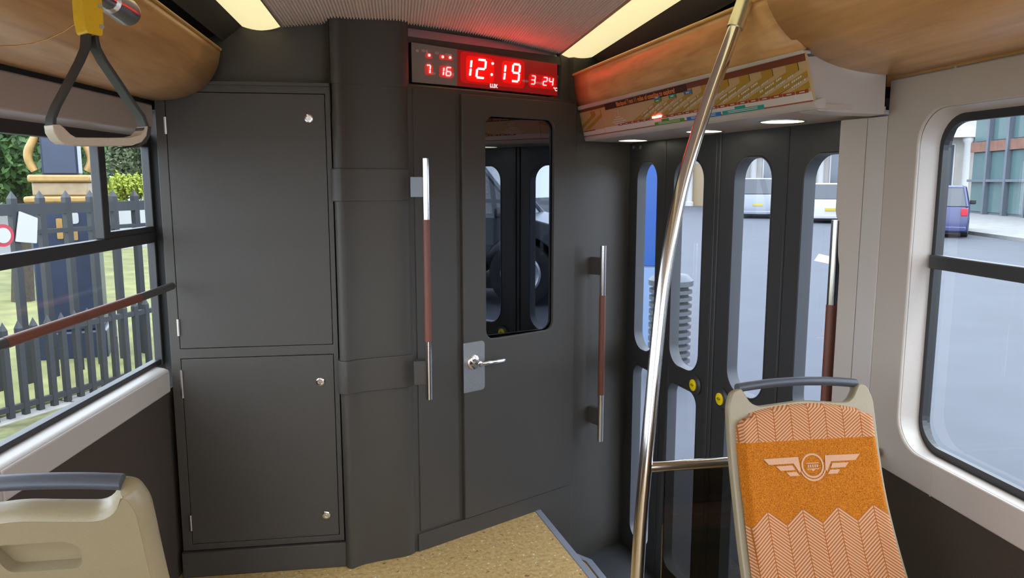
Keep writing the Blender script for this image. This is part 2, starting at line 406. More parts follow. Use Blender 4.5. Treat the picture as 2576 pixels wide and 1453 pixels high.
# lock plate and lever
lp = rr(DW.px(1166, 900, .02)[0], .632, DW.px(1219, 900, .02)[0], .842, (.016, .002, .002, .016))
pl = ob('lock_plate', G().fplate(DW, lp, [], .018, .021), 'brushed_plate', d1, bevel=.001)
ls, lz = DW.px(1194, 911, .03)
ob('lever_rose', G().lathe(DW.P(ls, .020, lz), DW.n, [(0, .030), (.006, .030), (.010, .024), (.012, .016), (.05, .0115), (.052, .008)]), 'chrome', pl, smooth=40)
e_s, e_z = DW.px(1268, 905, .06)
path = [DW.P(ls, .045, lz), DW.P(ls + .008, .058, lz), DW.P(ls + .025, .064, lz - .001), DW.P((ls + e_s) / 2, .064, lz - .004), DW.P(e_s - .01, .062, e_z - .002), DW.P(e_s, .060, e_z)]
ob('lever', G().tube(path, [.010, .011, .0105, .010, .0105, .008], 12), 'chrome', pl, smooth=50)

# ------------------------------------------------------------------ header with the clock sign
hd = root('sign_window', tuple(DW.P(.4, -.03, 1.86)), 'smoked glass header window behind the red clock display', 'window')
ob('smoked_pane', G().fplate(DW, rr(-.015, 1.845, .82, 2.085, (.03, .03, .008, .03)), [], -.045, -.038), 'header_glass', hd)
ob('header_bar', G().fbox(DW, -.018, .83, -.038, -.030, 2.006, 2.042), 'black_panel', hd)
ob('header_frame', G().fplate(DW, [(-.02, 1.858), (.835, 1.858), (.835, zt), (-.02, zt)], [rr(-.012, 1.861, .787, 2.076, (.06, .035, .004, .004))], -.038, -.028), 'black_panel', hd)
sg = root('clock_display', tuple(DW.P(.38, 0, 1.87)), 'red digital clock display reading 12:19 above the cab door', 'clock')
dS = -.008
def sp(x, y): return DW.px(x, y, dS)
sTL, sTR, sBL, sBR = sp(1035, 106), sp(1402, 161), sp(1037, 206), sp(1402, 241)
sM0, sM1 = sp(1151, 124), sp(1151, 216)
ob('sign_case', G().fplate(DW, [sBL, sBR, sTR, sTL], [], -.034, dS - .003), 'black_gap', sg)
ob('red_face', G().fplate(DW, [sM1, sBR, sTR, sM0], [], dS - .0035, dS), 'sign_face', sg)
ob('grey_face', G().fplate(DW, [sBL, (sM1[0] - .001, sM1[1]), (sM0[0] - .001, sM0[1]), sTL], [], dS - .0035, dS), 'sign_grey', sg)
for xa, xb, ya, yb, dd_, m_ in ((1158, 1320, 128, 207, .0004, 'sign_glow_dim'), (1329, 1398, 184, 219, .0004, 'sign_glow_dim'), (1172, 1243, 138, 203, .0008, 'sign_glow'), (1262, 1312, 151, 208, .0008, 'sign_glow'),
                               (1068, 1090, 160, 188, .0004, 'sign_glow_grey'), (1104, 1141, 163, 194, .0004, 'sign_glow_grey'), (1070, 1088, 132, 146, .0004, 'sign_glow_grey'), (1104, 1140, 136, 149, .0004, 'sign_glow_grey')):
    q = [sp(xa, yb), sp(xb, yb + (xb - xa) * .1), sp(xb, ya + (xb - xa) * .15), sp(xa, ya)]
    ob('digit_glow', G().fplate(DW, fillet(q, .022 if xb - xa > 45 else .012), [], dS, dS + dd_), m_, sg)  # added glowing plates imitate the red halo around the figures and dots
SEG = {'0': 'abcdef', '1': 'bc', '2': 'abged', '3': 'abgcd', '4': 'fgbc', '5': 'afgcd', '6': 'afgcde', '7': 'abc', '8': 'abcdefg', '9': 'abfgcd'}
def digit(ch, x0, y0, x1, y1, th, mt):
    """seven-segment figure between two pixels measured on the sign face"""
    a = sp(x0, y1); b = sp(x1, y0); W = b[0] - a[0]; Hh = b[1] - a[1]; z0 = a[1]; sk = .13
    if ch == '1': W2 = 0
    g = G()
    def bar(p, q):
        P0 = Vector(p); P1 = Vector(q); d = (P1 - P0).normalized(); n = Vector((-d.y, d.x)) * th / 2; i = d * th * .42
        o = [P0 + i * .5, P0 + i + n, P1 - i + n, P1 - i * .5, P1 - i - n, P0 + i - n]
        o = [(v.x + sk * (v.y - z0), v.y) for v in o]
        g.fplate(DW, o, [], dS + .001, dS + .004)
    xl = a[0] + th / 2; xr = a[0] + W - th / 2 - sk * Hh * .0; yb = z0 + th / 2; yt = z0 + Hh - th / 2; ym = z0 + Hh / 2
    pts = {'a': ((xl, yt), (xr, yt)), 'b': ((xr, ym), (xr, yt)), 'c': ((xr, yb), (xr, ym)), 'd': ((xl, yb), (xr, yb)), 'e': ((xl, yb), (xl, ym)), 'f': ((xl, ym), (xl, yt)), 'g': ((xl, ym), (xr, ym))}
    for sname in SEG[ch]: bar(*pts[sname])
    ob('digit', g, mt, sg)
dg_px = [('1', 1166, 147, 1183, 193, .0085), ('2', 1195, 149, 1219, 197, .0085), ('1', 1247, 159, 1269, 202, .0085), ('9', 1284, 160, 1305, 206, .0085),
         ('3', 1334, 190, 1345, 212, .0042), ('2', 1364, 194, 1375, 215, .0042), ('4', 1379, 195, 1390, 216, .0042),
         ('7', 1070, 163, 1081, 185, .0042), ('1', 1105, 168, 1115, 190, .0042), ('6', 1120, 169, 1133, 191, .0042)]
for q in dg_px: digit(*q, 'led' if q[5] > .006 else 'led_small')
for x, y in ((1238.5, 159.7), (1236, 187.7)):
    s, z = sp(x, y); ob('colon_dot', G().fplate(DW, rr(s - .0055, z - .0055, s + .0055, z + .0055, .0054), [], dS + .001, dS + .004), 'led', sg)
for x, y in ((1079, 139), (1113, 143), (1131.7, 145)):
    s, z = sp(x, y); ob('indicator_dot', G().fplate(DW, rr(s - .005, z - .005, s + .005, z + .005, .0049), [], dS + .001, dS + .004), 'led_small', sg)
def on_sign(x, y, dz=.0012):
    s, z = sp(x, y); return lambda a, b: DW.P(s + a, dS + dz, z + b)
text('LUX', .020, on_sign(1241.5, 216.5), 'sign_white', 'lettering', sg, bold=.0012)
text('°C', .020, on_sign(1396.5, 225), 'sign_white', 'lettering', sg, bold=.001)
for (xa, ya, xb) in ((1046, 127, 1053), (1060, 127, 1076), (1094, 133, 1105), (1119, 137, 1137), (1083, 184, 1096), (1136, 187, 1143), (1314, 203, 1329), (1348, 208, 1364)):
    g = G(); s, z = sp(xa, ya); s2 = sp(xb, ya)[0]; n = max(3, int((s2 - s) / .0042))
    for k in range(n):
        a = s + (s2 - s) * k / n; hgt = .0035 + .0012 * ((k * 7) % 3); g.fplate(DW, [(a, z - hgt), (a + .0026, z - hgt), (a + .0030, z + hgt), (a + .0004, z + hgt)], [], dS + .0004, dS + .0012)
    ob('caption', g, 'print_pale', sg)

# ------------------------------------------------------------------ cupboard
cb = root('storage_cupboard', (-.53, 2.87, 0), 'tall matt black cupboard with upper and lower doors left of column', 'cupboard')
def cp(x, y): return CU.px(x, y)
L0, R0 = -.838, -.236
u = [cp(452, 878), cp(838, 866), cp(815, 236), cp(410, 229)]; l = [cp(486, 1370), cp(858, 1343), cp(838, 888), cp(455, 904)]
uR = (u[0][0] * .5 + u[3][0] * .5, (u[0][1] + u[1][1]) / 2, (u[1][0] + u[2][0]) / 2, (u[2][1] + u[3][1]) / 2)
lR = ((l[0][0] + l[3][0]) / 2, (l[0][1] + l[1][1]) / 2, (l[1][0] + l[2][0]) / 2, (l[2][1] + l[3][1]) / 2)
uR = ((uR[0] + lR[0]) / 2, uR[1], (uR[2] + lR[2]) / 2, uR[3]); lR = (uR[0], lR[1], uR[2], lR[3])
bx_ = lambda q: [(q[0], q[1]), (q[2], q[1]), (q[2], q[3]), (q[0], q[3])]
body = G().fplate(CU, [(L0, .104), (R0, .104), (R0, 1.848), (L0, 1.848)], [bx_(uR), bx_(lR)], -.06, 0)
ob('face_frame', body, 'black_panel', cb, bevel=.0015)
ob('carcass', G().fbox(CU, L0, R0, -.34, -.06, .1, 1.848), 'black_gap', cb)
ob('plinth', G().fbox(CU, -.842, -.229, -.3, .012, 0, .1), 'black_panel', cb, bevel=.003)
ob('top_moulding', G().fbox(CU, L0, R0, -.04, .006, 1.838, 1.852), 'black_panel', cb, bevel=.002)
gap = .0022
doors = []
for q in (uR, lR):
    doors.append(ob('cupboard_door', G().fplate(CU, [(q[0] + gap, q[1] + gap), (q[2] - gap, q[1] + gap), (q[2] - gap, q[3] - gap), (q[0] + gap, q[3] - gap)], [], -.02, .0005), 'black_panel', cb, bevel=.001))
for (x, y), dr in (((777, 298), 0), ((806, 959), 1), ((821, 1294), 1)):
    s, z = cp(x, y); ob('lock', G().lathe(CU.P(s, 0, z), CU.n, [(0, .0155), (.004, .0155), (.0055, .013), (.0055, .0095), (.003, .009), (.003, .003), (.006, .0025)], 20), 'chrome', doors[dr], smooth=35)
for x, y0, y1, dr in ((407, 294, 337, 0), (446, 802, 844, 0), (457, 930, 1000, 1), (485, 1294, 1333, 1)):
    za = cp(x, y0)[1]; zb = cp(x, y1)[1]; s = uR[0]
    ob('hinge', G().tube([CU.P(s, .003, zb), CU.P(s, .003, za)], .0055, 10), 'satin_steel', doors[dr], smooth=50)

# ------------------------------------------------------------------ bulkhead grab handles
def grab(name, pts, ends, r, label, brackets, bmats, lab_group='vertical grab handles'):
    """pts: bottom, lower joint, upper joint, top"""
    o = root(name, tuple(pts[0]), label, 'handle', lab_group)
    ob('lower_tube', G().tube([pts[0], pts[1]], r, 18), 'chrome', o, smooth=50)
    ob('grip', G().tube([pts[1], pts[2]], r * 1.06, 18), 'brown_grip', o, smooth=50)
    ob('upper_tube', G().tube([pts[2], pts[3]], r, 18), 'chrome', o, smooth=50)
    for (g, m_) in zip(brackets, bmats): ob('bracket', g, m_, o, bevel=.002)
    return o
p = [HY(1082, 1003, 2.86), HY(1076, 858, 2.86), HY(1073, 552, 2.86), HY(1070, 398, 2.86)]
p = [Vector((.104, 2.86, v.z)) for v in p]
b1 = G().box((.072, 2.878, (HY(1050, 470, 2.88)).z), (.050, .03, .075)); b2 = G().box((.072, 2.884, (HY(1062, 935, 2.88)).z), (.050, .04, .095))
grab('grab_rail', p, None, .0135, 'vertical chrome handle with brown grip left of the cab door', [b1, b2], ['bracket_grey', 'black_column'])
hf = lambda x, y: DW.px(x, y, .075)
hs = hf(1515, 800)[0]
p = [DW.P(hs, .075, hf(1511, 1108)[1]), DW.P(hs, .075, hf(1512, 992)[1]), DW.P(hs, .075, hf(1518, 742)[1]), DW.P(hs, .075, hf(1520, 617)[1])]
br = [G().fbox(DW, hs - .012, hs + .012, 0, .07, z - .04, z + .04) for z in (hf(1510, 671)[1], hf(1503, 1051)[1])]
grab('grab_rail', p, None, .0145, 'vertical chrome handle with brown grip right of the cab door', br, ['black_panel', 'black_panel'])

# ------------------------------------------------------------------ exit doors
panels = [(1.312, 1.722), (.906, 1.304), (.490, .898), (.078, .482)]
wins = [(1.374, 1.572), (.991, 1.232), (.561, .788), (.150, .402)]
dl = [root('door_2', tuple(EX.P(1.3, 0, -.3)), 'black folding exit door leaf beside the cab bulkhead', 'door', kind='structure'),
      root('door_3', tuple(EX.P(.5, 0, -.3)), 'black folding exit door leaf beside the cream pillar', 'door', kind='structure')]
for i, ((a, b), (wa, wb)) in enumerate(zip(panels, wins)):
    r_ = dl[i // 2]
    up = rr(wa, .71, wb, 1.588, .085, 8); lo = rr(wa + .0, -.24, wb, .632, .06, 8)
    ob('door_panel', G().fplate(EX, [(a, -.38), (b, -.38), (b, 1.70), (a, 1.70)], [up, lo], -.046, 0), 'black_frame', r_, bevel=.003)
    for q, q2 in ((up, rr(wa + .004, .714, wb - .004, 1.584, .081, 8)), (lo, rr(wa + .004, -.236, wb - .004, .628, .056, 8))):
        ob('window_reveal', G().loft([[EX.P(s, .0012, z) for s, z in q], [EX.P(s, -.044, z) for s, z in q], [EX.P(s, -.044, z) for s, z in q2], [EX.P(s, .0012, z) for s, z in q2], [EX.P(s, .0012, z) for s, z in q]]), 'reveal_grey', r_, smooth=50)
    for h0, h1 in ((.70, 1.60), (-.25, .64)):
        ob('door_pane', G().fbox(EX, wa - .008, wb + .008, -.046, -.041, h0, h1), 'door_pane', r_)
for x, y, r_ in ((1745, 968, dl[0]), (1812, 1003, dl[1])):
    s, z = EX.px(x, y, .012)
    bs = ob('button_housing', G().lathe(EX.P(s, 0, z), EX.n, [(0, .042), (.006, .042), (.011, .036), (.014, .030)], 28), 'black_frame', r_, smooth=35)
    ob('push_button', G().lathe(EX.P(s, .010, z), EX.n, [(0, .024), (.008, .024), (.010, .021)], 24), 'yellow_button', bs, smooth=35)
    f = lambda a, b_, s=s, z=z: EX.P(s - a, .0212, z + b_)
    text('<>', .020, f, 'black_gap', 'open_symbol', bs, bold=.0005)
for s, r_ in ((.915, dl[0]), (.889, dl[1])):
    ob('rubber_seal', G().fbox(EX, s - .011, s + .011, -.03, .006, -.37, 1.70), 'black_rubber', r_, bevel=.004)
ob('hinge_strip', G().fbox(EX, 1.304, 1.312, -.03, .001, -.37, 1.70), 'black_rubber', dl[0])
ob('hinge_strip', G().fbox(EX, .482, .490, -.03, .001, -.37, 1.70), 'black_rubber', dl[1])
tag(ob('trim_2', G().fbox(EX, 1.705, 1.728, .0, .05, -.4, 1.70), 'brushed_plate', bevel=.003), 'slim metal post between cab bulkhead and exit doors', 'post', kind='structure')
ob('door_frame_back', G().fbox(EX, 1.724, 2.1, -.05, -.02, -.4, 1.9), 'black_gap', wf)
tag(ob('trim_3', G().fbox(EX, -.1, 2.0, -.06, .01, 1.70, 1.80), 'black_frame'), 'black header beam over the exit doors', 'beam', kind='structure')
# grab handle on the right leaf
hx = Fr(*(EX.P(0, .045, 0))[:2], -9.05, -1)
s_, _ = hx.px(2094, 760); zz = [hx.px(2085, 1100)[1], hx.px(2092, 765)[1], hx.px(2103, 553)[1]]
p = [hx.P(s_, 0, .35), hx.P(s_, 0, .55), hx.P(s_, 0, zz[1]), hx.P(s_, 0, zz[2])]
br = [G().fbox(EX, s_ - .012, s_ + .012, 0, .04, z - .03, z + .03) for z in (1.33, .45)]
grab('grab_rail', p, None, .0165, 'vertical chrome handle with brown grip on the exit door beside cream pillar', br, ['black_frame', 'black_frame'])

# ------------------------------------------------------------------ canopy over the exit doors
cn = root('door_canopy', (1.0, 2.6, 1.68), 'wood faced canopy with cream lip over the exit doors', 'canopy')
wT0, wB0 = Vector((.778, 3.356, 1.966)), Vector((.801, 3.368, 1.829)); TL = Vector((.806, 3.371, 1.814)); BL = Vector((.844, 3.393, 1.677))
TR = HZ(2024, 133, 1.814); BR = HZ(2057, 277, 1.677)
wT1 = HZ(1850, 20, 1.966); wT1 = wT0 + (wT1 - wT0) * ((1.84 - 3.356) / (wT1.y - 3.356))
wB1 = TR + Vector((-.003, .002, .006))
out_ = Vector((.012, .002, 0))
def ruled(A, B, C_, D, n=9, m=5, bulge=0):
    """A-B one edge, C-D the other; bulge pushes the middle inboard"""
    return lambda a, b: (A.lerp(B, a)).lerp(C_.lerp(D, a), b) + Vector((-1, -.12, 0)) * (bulge * 4 * b * (1 - b))
def slab(f, th):
    g = G(); g.grid(9, 7, f); g.grid(9, 7, lambda a, b: f(a, b) + th); return g
f = ruled(wT0, wT1, wB0, wB1, bulge=.006)
wp = ob('wood_fascia', G().grid(9, 7, f), 'wood_canopy', cn, smooth=40); sm = wp.modifiers.new('thick', 'SOLIDIFY'); sm.thickness = .012; sm.offset = 1
ob('wood_lipping', G().tube([wT0 + Vector((0, 0, 0)), wT1], .006, 8), 'wood_edge', cn, smooth=50)
ob('cream_rail', G().loft([[a + Vector((-.004, 0, .002)), a + Vector((.02, 0, .002)), b_ + Vector((.02, 0, -.001)), b_ + Vector((-.005, 0, -.001))] for a, b_ in ((wB0, TL), (wB1, TR))], cap=True), 'cream_light', cn, bevel=.003)
u_ = (TR - TL).normalized(); v_ = -(u_.cross((BL - TL).cross(u_).normalized())) ; v_ = (v_ - u_ * v_.dot(u_)).normalized()
if v_.z < 0: v_ = -v_
n_ = u_.cross(v_).normalized()
if n_.x > 0: n_ = -n_
def bd(a, b_, d=0): return TL + u_ * a + v_ * b_ + n_ * d
BLs = bd(0, -.1195); 
LB = (TR - TL).length
ob('lip', G().loft([[bd(a, -.1185, -.001), bd(a, -.128, .002), bd(a, -.138, -.002), bd(a, -.1435, -.014), bd(a, -.143, -.03), bd(a, -.119, -.03)] for a in (-.03, LB + .004)], cap=True), 'cream_light', cn, smooth=60)
zu = 1.681
und = [(bd(-.03, -.143).x, bd(-.03, -.143).y), (bd(LB, -.143).x, bd(LB, -.143).y), (1.26, 1.845), (1.275, 1.92), (1.44, 1.95), (1.14, 3.62)]
spots = [HZ(1592, 353, zu), HZ(1771, 330, zu), HZ(1968, 305, zu)]
holes = [[(q.x + .066 * math.cos(k * math.pi / 12), q.y + .066 * math.sin(k * math.pi / 12)) for k in range(24)] for q in spots]
ob('underside', G().plate(und, holes, lambda x, y: Vector((x, y, zu)), lambda x, y: Vector((x, y, zu + .012))), 'cream', cn)
# cream end cap towards the window bay
ec = [HY(x, y, 1.812) for x, y in ((2026, 131), (2034, 142), (2052, 162), (2080, 172), (2110, 178), (2170, 182), (2243, 187), (2238, 286), (2150, 283), (2061, 278), (2048, 268), (2036, 200))]
ec2 = [(q.x, q.z + (.02 if 1 < i < 7 else 0)) for i, q in enumerate(ec)]
ob('end_cap', G().plate(ec2, [], lambda x, z: Vector((x, 1.812 + max(0, x - 1.03) * .1, z)), lambda x, z: Vector((x, 1.90, z))), 'cream_light', cn, bevel=.004)
ob('back_board', G().loft([[wT0 + Vector((.02, .0, .0)), wT0 + Vector((.3, .15, 0)), BL + Vector((.3, .15, .05)), BL + Vector((.05, .0, .05))], [wT1 + Vector((.02, .1, .0)), wT1 + Vector((.4, .1, 0)), BR + Vector((.3, .14, .05)), BR + Vector((.05, .14, .05))]], cap=True), 'black_gap', cn)
for i, q in enumerate(spots):
    sl = root('downlight', (q.x, q.y, zu), ('round downlight in the canopy nearest the cab bulkhead', 'middle round downlight under the door canopy', 'round downlight under the canopy nearest the cream pillar')[i], 'light', 'canopy downlights')
    ob('diffuser', G().lathe((q.x, q.y, zu + .010), (0, 0, -1), [(0, .064), (.004, .064), (.007, .055)], 28), 'spot_diffuser', sl)
    ob('trim_ring', G().loft([[Vector((q.x + r * math.cos(k * math.pi / 14), q.y + r * math.sin(k * math.pi / 14), z)) for k in range(28)] for r, z in ((.063, zu + .006), (.063, zu - .002), (.069, zu - .002), (.069, zu + .006))]), 'satin_steel', sl, smooth=30)

# route map board
mp = root('route_map', tuple(bd(LB / 2, -.12)), 'tram route map board in gold and white above the exit doors', 'map')
mat('map_tan', (.52, .36, .175), .4, coat=.2); mat('map_gold', (.40, .235, .022), .4, coat=.2); mat('map_brown', (.17, .042, .014), .4, coat=.2); mat('map_dark', (.055, .014, .008), .4)
mat('map_red', (.34, .055, .012), .4); mat('map_white', (.62, .57, .53), .4); mat('map_orange', (.80, .25, .035), .4); mat('map_blue', (.02, .17, .50), .4); mat('map_teal', (.02, .30, .27), .4)
mat('map_green', (.10, .26, .03), .4); mat('map_line', (.09, .045, .008), .4)
def mq(poly, m_, d, name='print', par=None):
    return ob(name, G().plate(poly, [], lambda a, b_: bd(a, b_, d - .0003), lambda a, b_: bd(a, b_, d)), m_, par or mp)
def rect(a0, b0, a1, b1_): return [(a0, b0), (a1, b0), (a1, b1_), (a0, b1_)]
board = ob('board', G().plate(rect(-.03, -.1195, LB, 0), [], lambda a, b_: bd(a, b_, -.006), lambda a, b_: bd(a, b_, 0)), 'map_tan', mp)
e_ = .0008
mq(rect(-.03, -.012, LB, 0), 'map_brown', e_, 'header_band')
mq(rect(.30, -.0255, .985, -.001), 'map_dark', e_ * 2, 'title_band')
mq(rect(.985, -.0185, LB, -.001), 'map_brown', e_ * 1.5, 'title_band')
text('Blackpool Tram 11 miles of coastline to explore!', .0235, lambda a, b_: bd(.662 + a * 1.05, -.0135 + b_, e_ * 3), 'map_orange', 'title', mp, bold=.0006)
text('T 3', .024, lambda a, b_: bd(.405 + a, -.046 + b_, e_ * 2), 'map_white', 'line_number', mp, bold=.0004)
for k, (wd) in enumerate((.05, .09, .13, .10)):
    mq(rect(.405 - wd / 2, -.064 - k * .0085, .405 + wd / 2, -.060 - k * .0085), 'map_white', e_ * 2, 'caption')
def stripe(a, first=0):
    # a: where the stripe meets the title band
    P_ = .108
    band = [(a, -.020), (a + P_ * .5, -.020), (a + P_ * .5, -.040), (a + P_ * .5 - .235, -.0885), (a - .255 + P_ * .0, -.0885), (a - .225, -.0805), (a, -.040 + .006)]
    lim = first
    return band
def clip(poly, lo, hi):
    for sgn, L in ((1, lo), (-1, hi)):
        o = []
        for i in range(len(poly)):
            p, q = poly[i - 1], poly[i]; pi = sgn * (p[0] - L) >= 0; qi = sgn * (q[0] - L) >= 0
            if pi != qi: t = (L - p[0]) / (q[0] - p[0]); o.append((L, p[1] + t * (q[1] - p[1])))
            if qi: o.append(q)
        poly = o
        if len(poly) < 3: return None
    return poly
for k in range(10):
    a = .745 + .108 * k
    band = [(a, -.018), (a + .05, -.018), (a + .05, -.038), (a - .155, -.0885), (a - .215, -.0885), (a, -.036)]
    q = clip(band, .3, LB - .004)
    if q: mq(q, 'map_gold', e_, 'stripe')
    line = [(a + .05, -.018), (a + .052, -.018), (a + .052, -.038), (a - .153, -.0885), (a - .156, -.0885), (a + .05, -.0385)]
    q = clip(line, .3, LB - .004)
    if q: mq(q, 'map_line', e_ * 1.5, 'stripe_edge')
    for sh, ln in ((-.004, .11), (.046, .14)):          # place names, too small to read
        g = G(); x0 = a + sh - .02
        nn = int(ln / .009)
        for j in range(nn):
            if (j + k) % 6 == 4: continue
            xx = x0 - j * .009; yy = -.0475 - j * .009 * .246
            if xx < .31 or xx > LB - .01 or yy < -.087: continue
            g.plate([(xx - .0065, yy - .0036), (xx, yy - .0022), (xx + .001, yy + .0032), (xx - .0055, yy + .0016)], [], lambda a_, b_: bd(a_, b_, e_ * 1.6), lambda a_, b_: bd(a_, b_, e_ * 2))
        if g.v: ob('place_name', g, 'map_white', mp)
for k in range(2):
    a = .13 + .108 * k
    band = [(a, -.018), (a + .05, -.018), (a + .05, -.038), (a - .155, -.0885), (a - .215, -.0885), (a, -.036)]
    q = clip(band, -.028, .245)
    if q: mq(q, 'map_gold', e_, 'stripe')
mq(rect(-.03, -.1195, LB, -.0965), 'map_white', e_, 'white_band'); mq(rect(.24, -.1195, LB, -.094), 'map_white', e_ * 1.2, 'white_band')
mq(rect(.242, -.1195, .2445, -.05), 'map_tan', e_ * 2, 'divider')
mq(rect(-.03, -.1195, LB, -.1165), 'map_red', e_ * 2, 'red_line')
mq(rect(-.03, -.0985, .14, -.094), 'map_red', e_ * 2, 'stop_box')
a = .39
while a < LB - .03:
    mq(rect(a, -.0965, min(a + .050, LB - .003), -.0885), 'map_red', e_ * 2, 'stop_box')
    mq(rect(a + .015, -.0938, min(a + .036, LB - .006), -.0912), 'map_white', e_ * 2.5, 'stop_name'); a += .054
for a0, a1, m_, tag_ in ((.706, .925, 'map_green', .79), (.942, 1.155, 'map_blue', 1.04), (1.164, 1.378, 'map_teal', 1.26)):
    bx = mq(rect(a0, -.1195, a1, -.1075), m_, e_ * 2.5, 'legend_box'); mq(rect(tag_ - .026, -.1078, tag_ + .028, -.100), m_, e_ * 2.5, 'legend_tab')
    for j in range(2): mq(rect(a0 + .03, -.1115 - j * .0045, a1 - .03, -.1097 - j * .0045), 'map_white', e_ * 3, 'caption')
for a0, m_, b0 in ((.742, 'map_blue', -.018), (.742, 'map_green', -.029), (.853, 'map_teal', -.0245), (.960, 'map_blue', -.0245)):
    mq(rect(a0, b0 - .0105, a0 + .05, b0), m_, e_ * 2.5, 'route_tag'); mq(rect(a0 + .014, b0 - .0072, a0 + .036, b0 - .0035), 'map_white', e_ * 3, 'caption')
mat('led_stop', (.8, .1, .05), .5, emit=(1, .12, .08), estr=14)
ob('stop_lamp', G().plate(rr(.700, -.0925, .772, -.0845, .004), [], lambda a_, b_: bd(a_, b_, .001), lambda a_, b_: bd(a_, b_, .004)), 'led_stop', mp)

# ------------------------------------------------------------------ cream pillar beside the exit doors
pr_ = root('pillar_cover', (1.27, 1.93, 0), 'cream moulded pillar cover between exit doors and side window', 'pillar')
def pill(y, k):  # outline points on the way from the window wall to the doors
    return None
cz = [(1.283, 1.868), (1.270, 1.935), (1.262, 1.955), (1.250, 2.022)]
top, bot = 1.672, -.30
facA = G().plate([(0, bot), (0, top), (1, top), (1, bot)], [], lambda a, z: Vector((1.283 - .013 * a, 1.868 + .067 * a, z)), lambda a, z: Vector((1.31 - .013 * a, 1.868 + .067 * a, z)))
ob('window_side_face', facA, 'cream_light', pr_, bevel=.002)
ln = lambda a, z, d: Vector((1.269 - .0235 * a + d * .9, 1.936 + .088 * a + d * .3, z))
za, zb, zc, zd = (HY(2110, 545, 2.02).z, HY(2115, 560, 2.02).z, HY(2110, 620, 2.02).z, HY(2124, 650, 2.0).z)
outl = [(0, bot), (0, top), (1.0, top), (1.0, za + .02), (.95, za), (.83, za - .012), (.83, zc + .02), (.80, zd + .01), (.72, zd - .02), (.70, zd - .06), (.70, bot)]
ob('door_side_face', G().plate(outl, [], lambda a, z: ln(a, z, 0), lambda a, z: ln(a, z, .012)), 'cream', pr_, bevel=.002)
ob('pillar_core', G().strip([(1.292, 1.88), (1.285, 1.95), (1.282, 1.995), (1.33, 2.0), (1.36, 1.88)], bot, 1.66), 'black_gap', pr_)

# ------------------------------------------------------------------ right wall, window
wr = root('wall_right', (1.283, 0, 0), 'cream window surround above dark carpeted wall panel on the right', 'wall', kind='structure')
def side_wall(fr, W, sA, sB, wa, wb, seams, far_r=.1, names='surround_panel', near_r=.1):
    """one bay of cream surround: sA..sB panel span, wa..wb window span"""
    hole = rr(wa, .816, wb, 1.675, .085, 8)
    ob(names, G().fplate(fr, [(sA, .731), (sB, .731), (sB, 1.764), (sA, 1.764)], [hole], -.010, 0), 'cream', W, bevel=.006, seg=3)
    h2 = rr(wa + .012, .812, wb - .012, 1.662, .078, 8)
    ob('reveal', G().loft([[fr.P(s, -.008, z) for s, z in hole], [fr.P(s, -.030, z) for s, z in rr(wa + .006, .813, wb - .006, 1.668, .082, 8)], [fr.P(s, -.052, z) for s, z in h2]]), 'cream_light', W, smooth=60)
    for s, z0, z1 in seams:
        ob('panel_joint', G().fbox(fr, s - .0016, s + .0016, -.009, .0004, z0, z1), 'cream', W)
    return h2
h2 = side_wall(RW, wr, -.5, 1.868, -.35, 1.742, [(1.632, 1.678, 1.764), (1.602, .731, .812)])
h3 = side_wall(RW, wr, YB, -.503, -2.9, -.65, [])
ob('wall_carpet_panel', G().fbox(RW, YB, 1.87, -.04, -.014, 0, .735), 'dark_carpet', wr)
ob('cove_recess', G().fbox(RW, YB, 1.90, -.03, -.012, 1.75, 1.86), 'wood', wr)
ob('outer_skin', G().fplate(RW, [(YB, .70), (1.88, .70), (1.88, 1.9), (YB, 1.9)], [h2, h3], -.085, -.054), 'seal', wr)
wn = root('window_2', (1.335, .7, .8), 'right side window with black transom bar over the street', 'window', kind='structure')
ob('gasket', G().fplate(RW, h2, [rr(-.325, .832, 1.717, 1.642, .066, 8)], -.066, -.052), 'seal', wn)
ob('transom', G().fbox(RW, -.33, 1.724, -.064, -.040, 1.283, 1.318), 'black_frame', wn, bevel=.004)
ob('pane', G().fbox(RW, -.34, 1.73, -.072, -.068, .815, 1.66), 'pane', wn)

# ------------------------------------------------------------------ left wall, window
wl = root('wall_left', (-.9, 2.3, 0), 'cream window rails above dark carpeted wall panel on the left', 'wall', kind='structure')
sN = -.981
def left_bay(fr, a, b):
    ob('top_rail', G().fplate(fr, [(a, 1.672), (b, 1.672), (b, 1.768), (a, 1.768)], [], -.012, 0), 'cream', wl, bevel=.007, seg=3)
    ob('top_rail_return', G().loft([[fr.P(s, -.006, 1.672), fr.P(s, -.03, 1.664), fr.P(s, -.05, 1.656)] for s in (a, b)], closed=False), 'cream_light', wl, smooth=60)
    ob('sill_rail', G().fplate(fr, [(a, .731), (b, .731), (b, .812), (a, .812)], [], -.012, 0), 'cream', wl, bevel=.006, seg=3)
    ob('sill_ledge', G().loft([[fr.P(s, -.002, .806), fr.P(s, -.006, .814), fr.P(s, -.02, .820), fr.P(s, -.055, .826)] for s in (a, b)], closed=False), 'cream_light', wl, smooth=60)
    ob('wall_carpet_panel', G().fbox(fr, a, b if b < 0 else .12, -.04, -.014, 0, .735), 'dark_carpet', wl)
left_bay(LW, sN + .003, .0); left_bay(LS, YB - 1.9, -.003)
w1 = root('window_1', (-.92, 2.4, .82), 'left side window with black sliding frame facing the park railings', 'window', kind='structure')
sv0, sv1 = LW.px(247, 480, -.05)[0], LW.px(264, 480, -.05)[0]
se_ = LW.px(389, 600, -.046)[0]          # where the glass ends against the cupboard
lo_, hi_, mid0, mid1 = .826, 1.655, 1.280, 1.319
